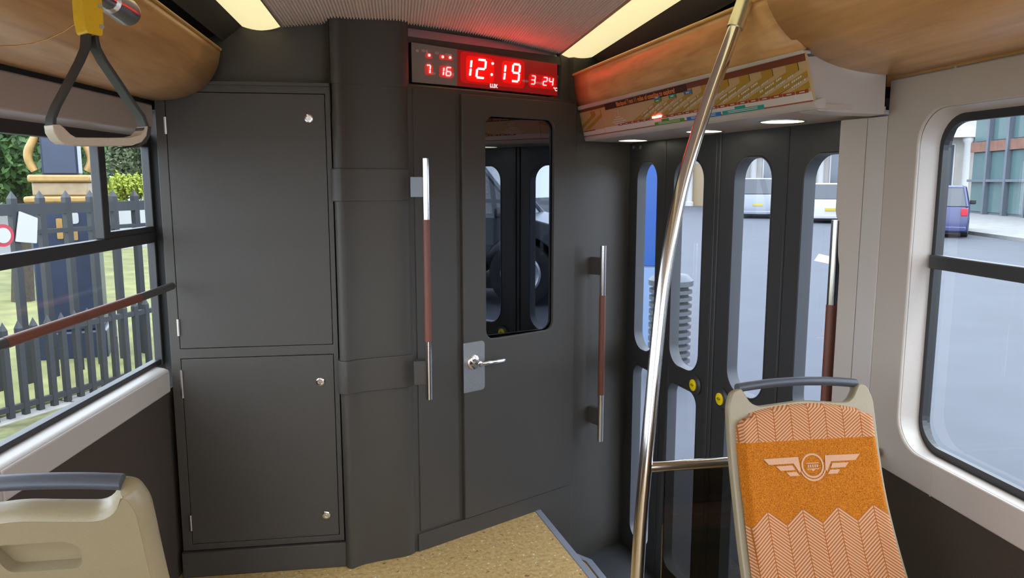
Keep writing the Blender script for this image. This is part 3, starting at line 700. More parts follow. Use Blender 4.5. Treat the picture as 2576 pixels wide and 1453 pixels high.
for (nm, a, b, z0, z1, dd) in (('bottom_rail', sN, se_ + .04, .820, .842, -.052), ('head_rail', sN, se_ + .04, 1.622, 1.668, -.046), ('end_stile', se_, se_ + .05, .82, 1.67, -.046), ('transom', sN, se_, mid0, mid1, -.040), ('mullion', sv0, sv1, mid1, 1.63, -.040), ('slider_rail', sv1, se_, mid1 - .002, mid1 + .020, -.045)):
    ob(nm, G().fbox(LW, a, b, dd - .03, dd, z0, z1), 'black_frame', w1, bevel=.003)
ob('pane', G().fbox(LW, sN, se_ + .03, -.073, -.070, .83, 1.65), 'pane', w1)
w3 = root('window_3', (-1.0, .2, .82), 'left side window of the straight bay behind the front window', 'window', kind='structure')
for (nm, a, b, z0, z1) in (('bottom_rail', -2.6, 0, .820, .842), ('head_rail', -2.6, 0, 1.622, 1.668), ('transom', -2.6, 0, mid0, mid1)):
    ob(nm, G().fbox(LS, a, b, -.07, -.045, z0, z1), 'black_frame', w3, bevel=.003)
ob('pane', G().fbox(LS, -2.6, 0, -.073, -.070, .83, 1.65), 'pane', w3)
ob('rear_pier', G().fbox(LS, YB - 1.9, -2.6, -.08, -.012, .73, 1.77), 'cream', wl)
ob('corner_filler', G().fbox(LW, max(.004, se_ + .02), .30, -.078, -.046, 0, 2.1), 'black_gap', wl); ob('corner_filler', G().fbox(LW, .006, .03, -.046, .0, 0, 2.1), 'black_gap', wl) if se_ < .02 else ob('corner_filler', G().fbox(LW, se_ + .02, se_ + .06, -.076, .0, 0, 2.1), 'black_gap', wl)
ob('cove_recess', G().fbox(LW, sN, .08, -.05, -.02, 1.755, 1.95), 'black_gap', wl); ob('cove_recess', G().fbox(LS, YB - 1.9, 0, -.05, -.02, 1.755, 1.95), 'black_gap', wl)  # black filler stands in for the shadow gap between top rail and cove

# window handrail
HR = Fr(*(LW.P(0, .045, 0))[:2], 6.5, 1)
hr = root('window_handrail', tuple(HR.P(-.4, 0, 1.13)), 'horizontal dark handrail with brown sleeve across left window', 'handrail')
sa = HR.px(8, 846)[0]; sb = HR.px(350, 742)[0]; sc_ = HR.px(432, 714)[0]
ob('dark_end', G().tube([HR.P(sb, 0, 1.128), HR.P(sc_, 0, 1.131)], .0135, 14), 'dark_rail', hr, smooth=50)
ob('grip', G().tube([HR.P(sa, 0, 1.128), HR.P(sb, 0, 1.128)], .0145, 14), 'brown_grip', hr, smooth=50)
ob('dark_end', G().tube([HR.P(sa - .35, 0, 1.128), HR.P(sa, 0, 1.128)], .0135, 14), 'dark_rail', hr, smooth=50)
ob('bracket', G().fbox(HR, sa - .33, sa - .30, -.045, .0, 1.11, 1.15), 'dark_rail', hr)

# ------------------------------------------------------------------ ceiling
XC = .158; half = .565
def cz_(x): return 2.052 + .032 * (1 - ((x - XC) / half) ** 2)
ce = root('ceiling', (XC, 1, 2.05), 'ribbed grey ceiling panel between two light strips', 'ceiling', kind='structure')
g = G(); N = 105; xs = []
for i in range(N):
    x0 = XC - half + 2 * half * i / N; w_ = 2 * half / N
    xs += [(x0, .0055), (x0 + w_ * .34, .0055), (x0 + w_ * .46, 0), (x0 + w_ * .88, 0)]
ys = [YB, 1.0, 2.6, 3.0, 3.6]
g.grid(len(xs), len(ys), lambda a, b: Vector((xs[round(a * (len(xs) - 1))][0], ys[round(b * (len(ys) - 1))], cz_(xs[round(a * (len(xs) - 1))][0]) + xs[round(a * (len(xs) - 1))][1])))
rp = ob('ribbed_panel', g, 'ceiling_rib', ce, smooth=30); rp['kind'] = 'stuff'
ob('roof_panel', G().box((XC, .2, 2.22), (2.7, 7.4, .04)), 'black_gap', ce)
for sd, xi, xo, ye in ((-1, -.405, -.541, (2.918, 2.95)), (1, .720, .873, (3.36, 3.47))):
    L = root('light_strip', ((xi + xo) / 2, 2, 2.05), 'long warm ceiling light strip on the cupboard side' if sd < 0 else 'long warm ceiling light strip on the exit door side', 'light', 'ceiling light strips')
    g = G(); rows = 9
    def fs(a, b, xi=xi, xo=xo, ye=ye):
        x = xi + (xo - xi) * b; y1 = ye[0] + (ye[1] - ye[0]) * b
        return Vector((x, YB + (y1 - YB) * a, 2.052 - .012 * 4 * b * (1 - b)))
    g.grid(12, rows, fs); ob('diffuser', g, 'lamp_diffuser', L, smooth=60)
    ob('edge_trim', G().box(((xi - sd * .004), (YB + ye[0]) / 2, 2.054), (.006, ye[0] - YB, .010)), 'gold_sleeve', L)
    # dark return between strip and cove
    xg = xo + sd * .062
    xe = xo + sd * .20
    yq = ye[1] + .05
    ob('channel_slope', G().loft([[Vector((xo, y, 2.055)), Vector((xg, y, 2.004)), Vector((xg + sd * .006, y, 1.998)), Vector((xg + sd * .008, y, 2.03))] for y in (YB, yq)], closed=False), 'ceiling_dark', ce)
    ob('channel_back', G().loft([[Vector((xg, y, 2.03)), Vector((xe, y, 1.98)), Vector((xe + sd * .1, y, 1.93))] for y in (YB, yq)], closed=False), 'black_gap', ce)

# wood coves
def bez(a, b, c, t): return (1 - t) ** 2 * a + 2 * t * (1 - t) * b + t * t * c
def cove(side, y0, y1, name, label, n=16):
    o = root(name, ((1.1 if side > 0 else -.8), (y0 + y1) / 2, 1.78), label, 'panel', 'wood ceiling coves')
    def f(a, t):
        y = y0 + (y1 - (.034 * min(1, t / .5) if side > 0 else 0) - y0) * a
        if side > 0: return Vector((bez(.926, .975, 1.272, t), y, bez(1.955, 1.775, 1.778, t)))
        xw = -.957 + max(0, y - 1.9) * math.tan(math.radians(6.5))
        return Vector((bez(-.60, -.60 + (xw + .957) * .3 - .05, xw + .012, t), y, bez(1.955, 1.775, 1.778, t)))
    g = G(); g.grid(24, n, f)
    p = ob('wood_panel', g, 'wood', o, smooth=60); m_ = p.modifiers.new('thick', 'SOLIDIFY'); m_.thickness = .01; m_.offset = 1 if side < 0 else -1
    ob('top_edge', G().tube([f(k / 23, 0) for k in range(24)], .005, 8), 'wood_edge', o, smooth=60)
    return o
cove(-1, YB, 2.84, 'wood_cove', 'curved wood cove panel above the left window')
cove(1, YB, 1.848, 'wood_cove', 'curved wood cove panel above the right side window')

# ------------------------------------------------------------------ pole, rail and glass screen
def pole_y(z): return 1.8 + max(0, z - .78) / (1.97 - .78) * .15
def pole_pt(x, y):
    Y = 1.8
    for _ in range(6): Y = pole_y(HY(x, y, Y).z)
    return HY(x, y, Y)
ppx = [(1603, 1453), (1612, 1310), (1625, 1160), (1639, 1010), (1652, 870), (1667, 730), (1690, 590), (1718, 460), (1750, 350), (1783, 250), (1818, 155), (1852, 62)]
pts = [pole_pt(*q) for q in ppx]; low = pts[0] + (pts[0] - pts[1]).normalized() * .2
pts = [Vector((low.x - .035, 1.8, .0)), Vector((low.x - .012, 1.8, low.z * .5))] + [low] + pts
def smooth_path(P, n=4):
    out = []
    for i in range(len(P) - 1):
        a, b, c, d = P[max(i - 1, 0)], P[i], P[i + 1], P[min(i + 2, len(P) - 1)]
        for k in range(n):
            t = k / n; out.append(.5 * ((2 * b) + (c - a) * t + (2 * a - 5 * b + 4 * c - d) * t * t + (3 * b - a - 3 * c + d) * t ** 3))
    return out + [P[-1]]
po = root('grab_pole', tuple(pts[0]), 'tall bent chrome grab pole rising from floor to wood ceiling cove', 'pole')
sp_ = smooth_path(pts)
ob('pole_tube', G().tube(sp_, .0175, 24), 'chrome', po, smooth=60)
t0 = (sp_[-1] - sp_[-3]).normalized()
ob('ceiling_sleeve', G().tube([sp_[-1] - t0 * .01, sp_[-1] + t0 * .075], .0215, 24), 'gold_sleeve', po, smooth=50)
ob('ceiling_stud', G().tube([sp_[-1] + t0 * .07, sp_[-1] + t0 * .10 + Vector((.03, .0, .02)), sp_[-1] + t0 * .10 + Vector((.06, .0, .06))], .012, 14), 'chrome', po, smooth=50)
ob('floor_flange', G().lathe(pts[0], (0, 0, 1), [(0, .045), (.008, .045), (.012, .02)], 24), 'satin_steel', po, smooth=40)
rA = pole_pt(1625, 1175); rB = Vector((1.27, 1.8, rA.z + .006))
ra = root('screen_rail', tuple(rA), 'horizontal chrome rail joining the bent pole to the side wall', 'rail')
ob('rail_tube', G().tube([rA, rB], .0135, 20), 'chrome', ra, smooth=50)
gs = root('glass_screen', (.95, 1.8, .1), 'smoked glass screen under the chrome rail behind orange seat', 'screen')
gx = HY(1667, 1300, 1.8).x
ob('pane', G().box(((gx + 1.26) / 2, 1.8, .40), (1.26 - gx, .008, .715)), 'screen_glass', gs)
for x in (1.05, 1.2):
    ob('clamp', G().box((x, 1.8, .745), (.03, .022, .04)), 'satin_steel', gs, bevel=.003)

# ------------------------------------------------------------------ seats
SN, CS = .2657, .964
def bk(w_, h, d=0, cx=0):
    """backrest surface: across, along (0 at the top, negative down), out of the face towards the sitter"""
    curve = -.030 * (w_ / .19) ** 2 * 0 + .018 * math.sin(min(1, max(0, -h / .5)) * math.pi)
    dd = d + .45 * max(0, -h - .12) ** 2
    return Vector((w_, SN * h - CS * dd, 1.04 + CS * h + SN * dd))
def halfw(h):
    P_ = [(0, .150), (-.01, .166), (-.03, .177), (-.06, .181), (-.13, .183), (-.20, .184), (-.27, .184), (-.40, .19), (-.62, .20)]
    for (a, x), (b, y) in zip(P_, P_[1:]):
        if h >= b: return x + (y - x) * (h - a) / (b - a)
    return P_[-1][1]
def make_seat(name, label):
    o = root(name, (0, 0, 0), label, 'seat', 'passenger seats', local=True)
    HB = -.64
    R_ = [(.147, -.012, .004), (.150, -.012, .0), (.168, -.018, .012), (.181, -.05, .03), (.183, -.13, .04), (.184, -.27, .05), (.190, -.40, .05), (.20, HB, .03)]
    inner = [(.147, -.012, .002), (.122, -.052, .022), (.06, -.053, .02)]
    top = [(.06, -.053, .03), (0, -.045, .05), (-.06, -.053, .03)]
    right = [(a, b, c) for a, b, c in R_[2:]]
    pts = [(-a, b, c) for a, b, c in reversed(right)] ; 
    outl = pts + [(-.147, -.012, .007), (-.122, -.056, .022)] + [(-.05, -.050, .03), (0, -.045, .03), (.05, -.050, .03)] + [(.122, -.056, .022), (.147, -.012, .007)] + right
    ol = fillet(outl, .02, 5)
    def inset(P_, q):
        out = []; n = len(P_)
        for i, p_ in enumerate(P_):
            a = Vector(P_[i - 1]); b = Vector(P_[(i + 1) % n]); d = (b - a)
            if d.length < 1e-6: out.append(p_); continue
            d.normalize(); out.append((p_[0] - d.y * q * sg_, p_[1] + d.x * q * sg_))
        return out
    area = sum(ol[i - 1][0] * ol[i][1] - ol[i][0] * ol[i - 1][1] for i in range(len(ol))); sg_ = 1 if area > 0 else -1
    TH = .042
    lay = [(inset(ol, .003), 0), (ol, -.003), (ol, -.012)] + [(inset(ol, .016 * (1 - math.cos(math.radians(a)))), -.012 - (TH - .012) * math.sin(math.radians(a))) for a in (20, 40, 60, 78)]
    gs_ = G().loft([[bk(a, b, d) for a, b in P_] for P_, d in lay])
    fr_ = [bk(a, b, 0) for a, b in lay[0][0]]; gs_.add(fr_, [tuple(t) for t in tessellate_polygon([[Vector((a, b, 0)) for a, b in lay[0][0]]])])
    sh = ob('shell', gs_, 'beige_shell', o, smooth=45)
    pocket = fillet([(-.062, -.100), (.040, -.100), (.050, -.114), (.030, -.155), (-.075, -.155), (-.08, -.114)], .012, 4)
    arch = fillet([(-.115, -.60), (.115, -.60), (.115, -.235, .05), (.07, -.178, .03), (-.07, -.178, .03), (-.115, -.235, .05)], .02, 6)
    ob('back_cover', G().plate(inset(ol, .0125), [pocket, arch], lambda a, b: bk(a, b, -.0195), lambda a, b: bk(a, b, -TH - .0005)), 'beige_shell', o, bevel=.0035, seg=3)
    ob('back_core', G().plate(inset(ol, .014), [], lambda a, b: bk(a, b, -.006), lambda a, b: bk(a, b, -.020)), 'beige_shell', o)
    # grab bar
    n = 15; loops = []
    for k in range(n):
        t = k / (n - 1); x = -.149 + .298 * t; hh = -.012 + .010 * 4 * t * (1 - t)
        loops.append([bk(x, hh + .0105 * math.sin(q), -.019 + .016 * math.cos(q)) for q in [2 * math.pi * j / 12 for j in range(12)]])
    ob('grab_bar', G().loft(loops, cap=True), 'dark_handle', o, smooth=60)
    # back cushion
    rows, cols = 60, 41
    def hw(h):
        base = halfw(h) - .013
        e = (-.052 - h)
        return base
    def ctop(w_): return -.052 - .027 * (abs(w_) / .165) ** 2.2
    vs, fs, uvs = [], [], []
    for i in range(rows):
        for j in range(cols):
            tj = -1 + 2 * j / (cols - 1); ti = i / (rows - 1)
            h0 = -.052 + (HB + .03 + .052) * ti; w_ = tj * hw(h0); ht = ctop(w_); h = ht + (HB + .03 - ht) * ti
            # round the top corners
            cr = .028; ex = max(0, abs(w_) - (hw(h) - cr)); ey = max(0, h - (ctop(hw(h)) - cr)) if abs(w_) > hw(h) - cr else 0
            if ex > 0 and ey > 0:
                q = math.hypot(ex, ey)
                if q > cr: f_ = cr / q; w_ = math.copysign(hw(h) - cr + ex * f_, w_); h = (ctop(hw(h)) - cr) + ey * f_
            edge = min(1 - abs(tj), min(ti, 1 - ti) * 3.2); pr_ = (1 - (1 - min(1, edge / .09)) ** 2) ** .5
            wing = .010 * abs(tj) ** 4
            d = -.002 + (.016 + wing) * pr_ + .006 * math.sin(math.pi * ti)
            vs.append(bk(w_, h, d)); uvs.append((w_, h + .6))
    for i in range(rows - 1):
        for j in range(cols - 1):
            a = i * cols + j; fs.append((a, a + 1, a + cols + 1, a + cols))
    g = G(); g.v = [tuple(v) for v in vs]; g.f = fs
    me = bpy.data.meshes.new('back_cushion'); me.from_pydata(g.v, [], g.f); me.materials.append(M['moquette'])
    ul = me.uv_layers.new(name='UVMap')
    for lp_ in me.loops: ul.data[lp_.index].uv = uvs[lp_.vertex_index]
    for p_ in me.polygons: p_.use_smooth = True
    c = bpy.data.objects.new('back_cushion', me); link(c, o)
    # winged emblem woven into the cushion
    def on(w_, h):
        tj = abs(w_) / .17
        ti = (h + .052) / (HB + .03 + .052)
        return bk(w_, h, -.002 + .016 + .010 * tj ** 4 + .006 * math.sin(math.pi * ti) + .0012)
    def flat(poly, holes=()):
        g = G(); loops = [poly] + list(holes); fl_ = [q for l_ in loops for q in l_]
        g.add([on(*q) for q in fl_], [tuple(t) for t in tessellate_polygon([[Vector((q[0], q[1], 0)) for q in l_] for l_ in loops])]); return g
    ringc = (0.0, -.193)
    circ = lambda r, n=28: [(ringc[0] + r * math.cos(2 * math.pi * k / n), ringc[1] + r * math.sin(2 * math.pi * k / n)) for k in range(n)]
    em = ob('emblem', flat(circ(.0275), [circ(.0232)]), 'stitch', c)
    for k, r0, r1 in ((0, .0, .0),):
        arc = [(.0325 * math.cos(math.radians(a)), ringc[1] + .0345 * math.sin(math.radians(a))) for a in range(200, 341, 10)] + [(.0295 * math.cos(math.radians(a)), ringc[1] + .0300 * math.sin(math.radians(a))) for a in range(340, 199, -10)]
        ob('emblem', flat(arc), 'stitch', c)
    for sx in (-1, 1):
        m_ = lambda q: [(sx * a, b) for a, b in q]
        ob('emblem', flat(m_([(.033, -.172), (.118, -.1725), (.106, -.186), (.046, -.186), (.040, -.196), (.034, -.207), (.0295, -.203), (.031, -.190)])), 'stitch', c)
        ob('emblem', flat(m_([(.049, -.190), (.089, -.190), (.079, -.2005), (.043, -.2005)])), 'stitch', c)
        ob('emblem', flat(m_([(.041, -.2045), (.066, -.2045), (.058, -.2135), (.034, -.2135)])), 'stitch', c)
    ob('emblem', flat([(-.015, -.1865), (.015, -.1865), (.015, -.1885), (-.015, -.1885)]), 'stitch', c)
    ob('emblem', flat([(-.015, -.1995), (.015, -.1995), (.015, -.2015), (-.015, -.2015)]), 'stitch', c)
    for k in range(5):
        x = -.0125 + k * .0055; ob('emblem', flat([(x, -.197), (x + .0036, -.197), (x + .0036, -.191), (x, -.191)]), 'stitch', c)
    ob('emblem', flat([(-.004, -.2015), (.004, -.2015), (.002, -.205), (-.002, -.205)]), 'stitch', c)
    # seat pan, cushion, pedestal
    y1 = SN * HB
    pan = fillet([(-.20, y1 + .03), (.20, y1 + .03), (.205, y1 - .38, .06), (-.205, y1 - .38, .06)], .03, 5)
    ob('seat_pan', G().plate(pan, [], lambda a, b: Vector((a, b, .375)), lambda a, b: Vector((a, b, .42))), 'beige_shell', o, bevel=.012, seg=3)
    sc = ob('seat_cushion', G().plate([(a * .93, (b - y1 + .18) * .93 + y1 - .18) for a, b in pan], [], lambda a, b: Vector((a, b, .415)), lambda a, b: Vector((a, b, .465))), 'moquette', o, bevel=.02, seg=4)
    ob('pedestal', G().box((0, y1 - .17, .19), (.26, .30, .38)), 'beige_shell', o, bevel=.02, seg=3)
    return o
seat = make_seat('passenger_seat', 'orange herringbone seat with winged emblem and beige shell, facing the viewer')
seat.location = (.922, 1.6, 0)
def copy_tree(o, parent=None):
    c = o.copy(); C.objects.link(c); c.parent = parent
    for ch in o.children: copy_tree(ch, c)
    return c
s2 = copy_tree(seat); s2.location = (-.577, 1.2, .02); s2.rotation_euler = (0, 0, math.pi)
s3 = copy_tree(seat); s3.location = (.95, .42, 0); s3.rotation_euler = (0, 0, math.pi)
s3['label'] = 'orange seat mirrored in the smoked glass screen under the chrome rail'
s2['label'] = 'seat seen from behind with beige shell and dark grab bar under left window'

# ------------------------------------------------------------------ hanging strap and its ceiling rail
sy = 1.25
A = HY(222, -30, sy)
rl = root('ceiling_handrail', (A.x, sy, A.z), 'chrome overhead handrail ending above the hanging strap', 'handrail')
Yend = None; yy = sy
while yy < 2.4:
    P_ = Vector((A.x, yy, A.z)) - EYE
    if CX + F_PX * P_.dot(_R) / P_.dot(_F) > 300: break
    yy += .005
ob('rail_tube', G().tube([(A.x, YB, A.z), (A.x, yy - .03, A.z)], .0165, 18), 'chrome', rl, smooth=50)
ob('end_fitting', G().lathe((A.x, yy - .05, A.z), (0, 1, 0), [(0, .020), (.045, .021), (.075, .023), (.088, .021), (.092, .012)], 20), 'satin_steel', rl, smooth=50)
ob('drop_bracket', G().tube([(A.x, yy + .015, A.z), (A.x - .015, yy + .02, A.z + .10), (A.x - .03, yy + .02, 2.1)], .013, 14), 'satin_steel', rl, smooth=50)
hs_ = root('hanging_strap', (A.x, sy, A.z), 'hanging strap handle with yellow clip and beige grip at upper left', 'strap')
ST = Fr(A.x, sy, 44, 1)          # plane of the loop
def stp_(x, y): return ST.px(x, y)
# yellow clip: two faces
c0, c1 = stp_(199, 60)[0], stp_(247, 60)[0]; zc0 = stp_(225, 88)[1]
clip_ = ob('clip', G().fplate(ST, fillet([(c0 + .003, zc0), (c1 - .003, zc0 - .002), (c1, zc0 + .02), (c1, A.z + .03), (c0, A.z + .03), (c0, zc0 + .02)], .004), [], -.016, .016), 'yellow_plastic', hs_, bevel=.004, seg=3)
for x, y in ((238, 18), (242, 70)):
    s_, z_ = stp_(x, y); ob('screw', G().lathe(ST.P(s_, .0155, z_), ST.n, [(0, .0035), (.0015, .0035), (.0018, .001)], 12), 'satin_steel', clip_, smooth=30)
def band(px, w0, m_, name, par):
    """flat webbing following pixels measured in the loop plane"""
    P_ = [stp_(*q) for q in px]; loops = []
    for i, p_ in enumerate(P_):
        a = Vector(P_[max(i - 1, 0)]); b = Vector(P_[min(i + 1, len(P_) - 1)]); d = (b - a).normalized(); n = Vector((-d.y, d.x)) * .0028
        loops.append([ST.P(p_[0] + n.x * k, e, p_[1] + n.y * k) for k, e in ((-1, -w0), (1, -w0), (1, w0), (-1, w0))])
    return ob(name, G().loft(loops, cap=True), m_, par, bevel=.0012)
band([(216, 70), (216, 100), (214, 122), (200, 155), (170, 212), (140, 268), (128, 298), (127, 318)], .0125, 'strap_black', 'webbing', hs_)
band([(234, 70), (235, 100), (240, 122), (258, 155), (292, 205), (330, 262), (352, 292), (361, 318), (360, 340)], .0125, 'strap_black', 'webbing', hs_)
gp_ = [stp_(*q) for q in ((121, 314), (124, 334), (136, 352), (150, 362), (200, 367), (260, 368), (320, 367), (345, 358), (357, 342), (361, 318))]
gi = [stp_(*q) for q in ((356, 318), (352, 328), (340, 340), (318, 346), (260, 347), (180, 346), (166, 338), (150, 322), (140, 314))]
ob('grip', G().fplate(ST, gp_ + gi, [], -.0145, .0145), 'grip_beige', hs_, bevel=.005, seg=3)
eL = [stp_(*q) for q in ((352, 322), (372, 318), (371, 340), (360, 360), (340, 371), (300, 373), (330, 367), (348, 352))]
ob('end_cap', G().fplate(ST, eL, [], -.0155, .011), 'strap_black', hs_, bevel=.003)

# ================================================================== outside
GZ = -.42
mat('asphalt', (.037, .040, .052), .75, var=.10, vscale=1.2, bump=.2, bscale=60)
mat('paving', (0.1764, 0.1722, 0.1680), .8, var=.15, vscale=2.5); mat('kerb_stone', (0.1680, 0.1596, 0.1470), .8, var=.25, vscale=5); mat('lawn', (0.1512, 0.1512, 0.0504), .9, var=.28, vscale=3)
mat('moss', (0.0924, 0.0924, 0.0336), .9, var=.4, vscale=9); mat('iron_black', (0.0105, 0.0118, 0.0147), .5); mat('navy_paint', (0.0126, 0.0202, 0.0441), .4, var=.15, vscale=6)
mat('gold_paint', (0.2604, 0.1512, 0.0420), .45, var=.15, vscale=12); mat('stone_band', (0.2100, 0.1512, 0.0840), .6, var=.2, vscale=9)
mat('leaf_green', (0.0357, 0.0798, 0.0168), .7, var=.4, vscale=3); mat('leaf_lime', (0.1764, 0.2100, 0.0084), .7, var=.3, vscale=3); mat('leaf_olive', (0.0672, 0.0882, 0.0378), .7, var=.4, vscale=3); mat('bark', (0.0420, 0.0315, 0.0210), .9, var=.3, vscale=20)
mat('car_blue', (.012, .016, .075), .35, coat=.25); mat('car_silver', (0.1596, 0.1722, 0.1974), .3, .3, coat=.5); mat('car_white', (0.3108, 0.3150, 0.3276), .3, coat=.5); mat('car_grey', (0.0546, 0.0630, 0.0756), .25, .3, coat=.7); mat('car_royal', (0.0084, 0.0210, 0.1260), .3, coat=.5)
mat('car_glass', (0.0126, 0.0147, 0.0210), .08, spec=.8); mat('tyre', (0.0076, 0.0076, 0.0084), .8); mat('rim', (.55, .55, .58), .3, .8); mat('tail_red', (0.3150, 0.0084, 0.0210), .3); mat('plate_yellow', (0.3570, 0.2772, 0.0084), .5); mat('plastic_black', (0.0084, 0.0084, 0.0092), .6)
mat('facade_grey', (0.0840, 0.0966, 0.1176), .7, var=.1, vscale=2); mat('facade_pale', (0.2772, 0.2604, 0.2394), .8, var=.08, vscale=1.5); mat('facade_brick', (0.1386, 0.0630, 0.0420), .8, var=.2, vscale=3); mat('window_teal', (0.0672, 0.1134, 0.1176), .12, spec=.7); mat('window_dark', (0.0420, 0.0504, 0.0630), .1, spec=.7); mat('column_white', (0.3360, 0.3276, 0.3192), .6); mat('sand_wall', (0.2184, 0.1596, 0.0924), .8)
mat('totem_blue', (0.0147, 0.0546, 0.2016), .3, coat=.3); mat('totem_pale', (0.1344, 0.1932, 0.3024), .3); mat('bin_grey', (0.0672, 0.0714, 0.0798), .5, .3); mat('road_white', (0.3360, 0.3360, 0.3360), .7); mat('poster_white', (0.3150, 0.3108, 0.3108), .6); mat('poster_red', (0.2730, 0.0168, 0.0294), .6)

tag(ob('road', G().box((60, 40, GZ - .06), (118, 160, .12)), 'asphalt'), 'grey asphalt road outside the exit doors', 'road', kind='structure')
tag(ob('pavement', G().box((-12, 30, GZ - .06), (26, 120, .12)), 'paving'), 'pale stone pavement outside the left window', 'pavement', kind='structure')
FN = Fr(-2.813, 6.945, 29, 1)
tag(ob('lawn', G().fplate(FN, [(-9, -.3), (14, -.3), (14, .4), (-9, .4)], [], -.25, -.2) if False else G().add([FN.P(-12, -.10, GZ + .05), FN.P(14, -.10, GZ + .05), FN.P(14, -9, GZ + .35), FN.P(-12, -9, GZ + .35), FN.P(-12, -9, GZ - .1), FN.P(14, -9, GZ - .1), FN.P(14, -.1, GZ - .1), FN.P(-12, -.1, GZ - .1)], [(0, 1, 2, 3), (3, 2, 5, 4), (1, 0, 7, 6), (0, 3, 4, 7), (2, 1, 6, 5)]), 'lawn'), 'sunlit yellow green lawn behind the park railings', 'lawn', kind='structure')
tag(ob('verge', G().fbox(FN, -9, 9, .05, .55, GZ - .05, GZ + .02), 'moss'), 'mossy verge strip in front of the park railings', 'verge', kind='structure')
kb = root('stone_kerb', tuple(FN.P(0, 0, GZ)), 'low weathered stone kerb carrying the park railings', 'kerb')
for k in range(14):
    ob('kerb_block', G().fbox(FN, -5 + k * .7 + .006, -5 + k * .7 + .694, -.10, .08, GZ - .05, GZ + .035 + .01 * (k % 3)), 'kerb_stone', kb, bevel=.012)
# low picket railing
lf = root('low_railing', tuple(FN.P(0, 0, GZ)), 'low black iron picket railing nearest the left window', 'railing')
def picket(fr, s, d, z0, z1, w_, m_, par, mesh=[None]):
    g = G(); h = z1 - z0; a = w_ / 2
    g.add([(x, y, 0) for x, y in ((-a, -a), (a, -a), (a, a), (-a, a))] + [(x, y, h - .07) for x, y in ((-a, -a), (a, -a), (a, a), (-a, a))] + [(0, 0, h)],
          [(3, 2, 1, 0), (0, 1, 5, 4), (1, 2, 6, 5), (2, 3, 7, 6), (3, 0, 4, 7), (4, 5, 8), (5, 6, 8), (6, 7, 8), (7, 4, 8)])
    me = bpy.data.meshes.get('picket_%d' % int(h * 1000))
    if me is None:
        me = bpy.data.meshes.new('picket_%d' % int(h * 1000)); me.from_pydata(g.v, [], g.f); me.materials.append(M[m_])
    o = bpy.data.objects.new('picket', me); C.objects.link(o); o.parent = par
    P_ = fr.P(s, d, z0); o.location = P_ - par.location; o.rotation_euler = (0, 0, -math.radians(29))
for k in range(34): picket(FN, -1.9 + k * .128, 0, GZ + .03, .40, .045, 'iron_black', lf)
for z in (.24, GZ + .09): ob('rail', G().fbox(FN, -2.1, 2.6, -.02, .02, z, z + .045), 'iron_black', lf)
tf = root('tall_railing', tuple(FN.P(0, -.75, GZ)), 'tall black park railing with heavy top rail behind the low pickets', 'railing')
for k in range(24): picket(FN, -2.6 + k * .27, -.75, GZ, 1.42, .06, 'iron_black', tf)
ob('rail', G().fbox(FN, -2.8, 4, -.78, -.72, 1.20, 1.30), 'iron_black', tf); ob('rail', G().fbox(FN, -2.8, 4, -.78, -.72, 1.02, 1.06), 'iron_black', tf)
ob('scroll_panel', G().fplate(FN, rr(-1.9, .72, -1.05, 1.2, .05), [], -.80, -.765), 'navy_paint', tf)
# notices on the railing
nb = root('round_notice', tuple(FN.P(-1.0, -.6, .8)), 'round red and white notice fixed to the tall railing', 'notice')
def at_f(x, y, d): 
    q = FN.px(x, y, d); return q
q = at_f(8, 592, -.70)
ob('disc', G().lathe(FN.P(q[0], -.71, q[1]), FN.n, [(0, .10), (.01, .10)], 24), 'poster_red', nb); ob('disc_face', G().lathe(FN.P(q[0], -.699, q[1]), FN.n, [(0, .068), (.003, .068)], 24), 'poster_white', nb)
q = at_f(66, 572, -.70)
tag(ob('paper_notice', G().fplate(FN, fillet([(q[0] - .11, q[1] - .12), (q[0] + .09, q[1] - .15), (q[0] + .12, q[1] + .08), (q[0] - .05, q[1] + .15)], .01), [], -.71, -.70), 'poster_white'), 'crumpled white paper notice on the tall railing', 'notice')
# ornate lamp column base
c_ = HZ(197, 905, GZ); lc = root('lamp_column', (c_.x, c_.y, GZ), 'ornate navy and gold lamp column base in the park', 'lamp post')
D_ = (c_ - EYE).length
az_ = math.atan2(c_.x, c_.y); LM = Fr(c_.x, c_.y, math.degrees(az_) + 90 + 8, 1)
def lz(y): return HZ_y(y)
def HZ_y(y): return hit(197, y, c_, Vector((c_.x, c_.y, 0)).normalized()).z
def lbox(w_, z0, z1, m_, nm, bev=.02): return ob(nm, G().fbox(LM, -w_ / 2, w_ / 2, -w_ / 2, w_ / 2, z0, z1), m_, lc, bevel=bev)
lbox(.66, GZ, HZ_y(820), 'navy_paint', 'plinth'); lbox(.58, HZ_y(820), HZ_y(505), 'navy_paint', 'pedestal')
lbox(.64, HZ_y(508), HZ_y(492), 'gold_paint', 'moulding'); lbox(.50, HZ_y(492), HZ_y(458), 'stone_band', 'frieze'); lbox(.56, HZ_y(458), HZ_y(440), 'gold_paint', 'cornice')
lbox(.33, HZ_y(440), HZ_y(440) + 2.6, 'navy_paint', 'shaft')
for sx in (-1, 1):
    zb_ = HZ_y(440); pts_ = []
    for k in range(26):
        t = k / 25; a = t * 4.6; r = .10 * (1 - .45 * t); pts_.append(LM.P(sx * (.235 + .05 * math.sin(t * 6)), .10, zb_ + .04 + t * .55))
    ob('gold_scroll', G().tube(pts_, [.045 - .02 * abs(k / 25 - .4) for k in range(26)], 10), 'gold_paint', lc, smooth=60)
for x, y, w_, h_ in ((150, 575, .055, .21), (182, 592, .10, .10)):
    q = LM.px(x, y, .30); ob('gold_plaque', G().fplate(LM, rr(q[0] - w_ / 2, q[1] - h_ / 2, q[0] + w_ / 2, q[1] + h_ / 2, .012), [], .288, .30), 'gold_paint', lc)
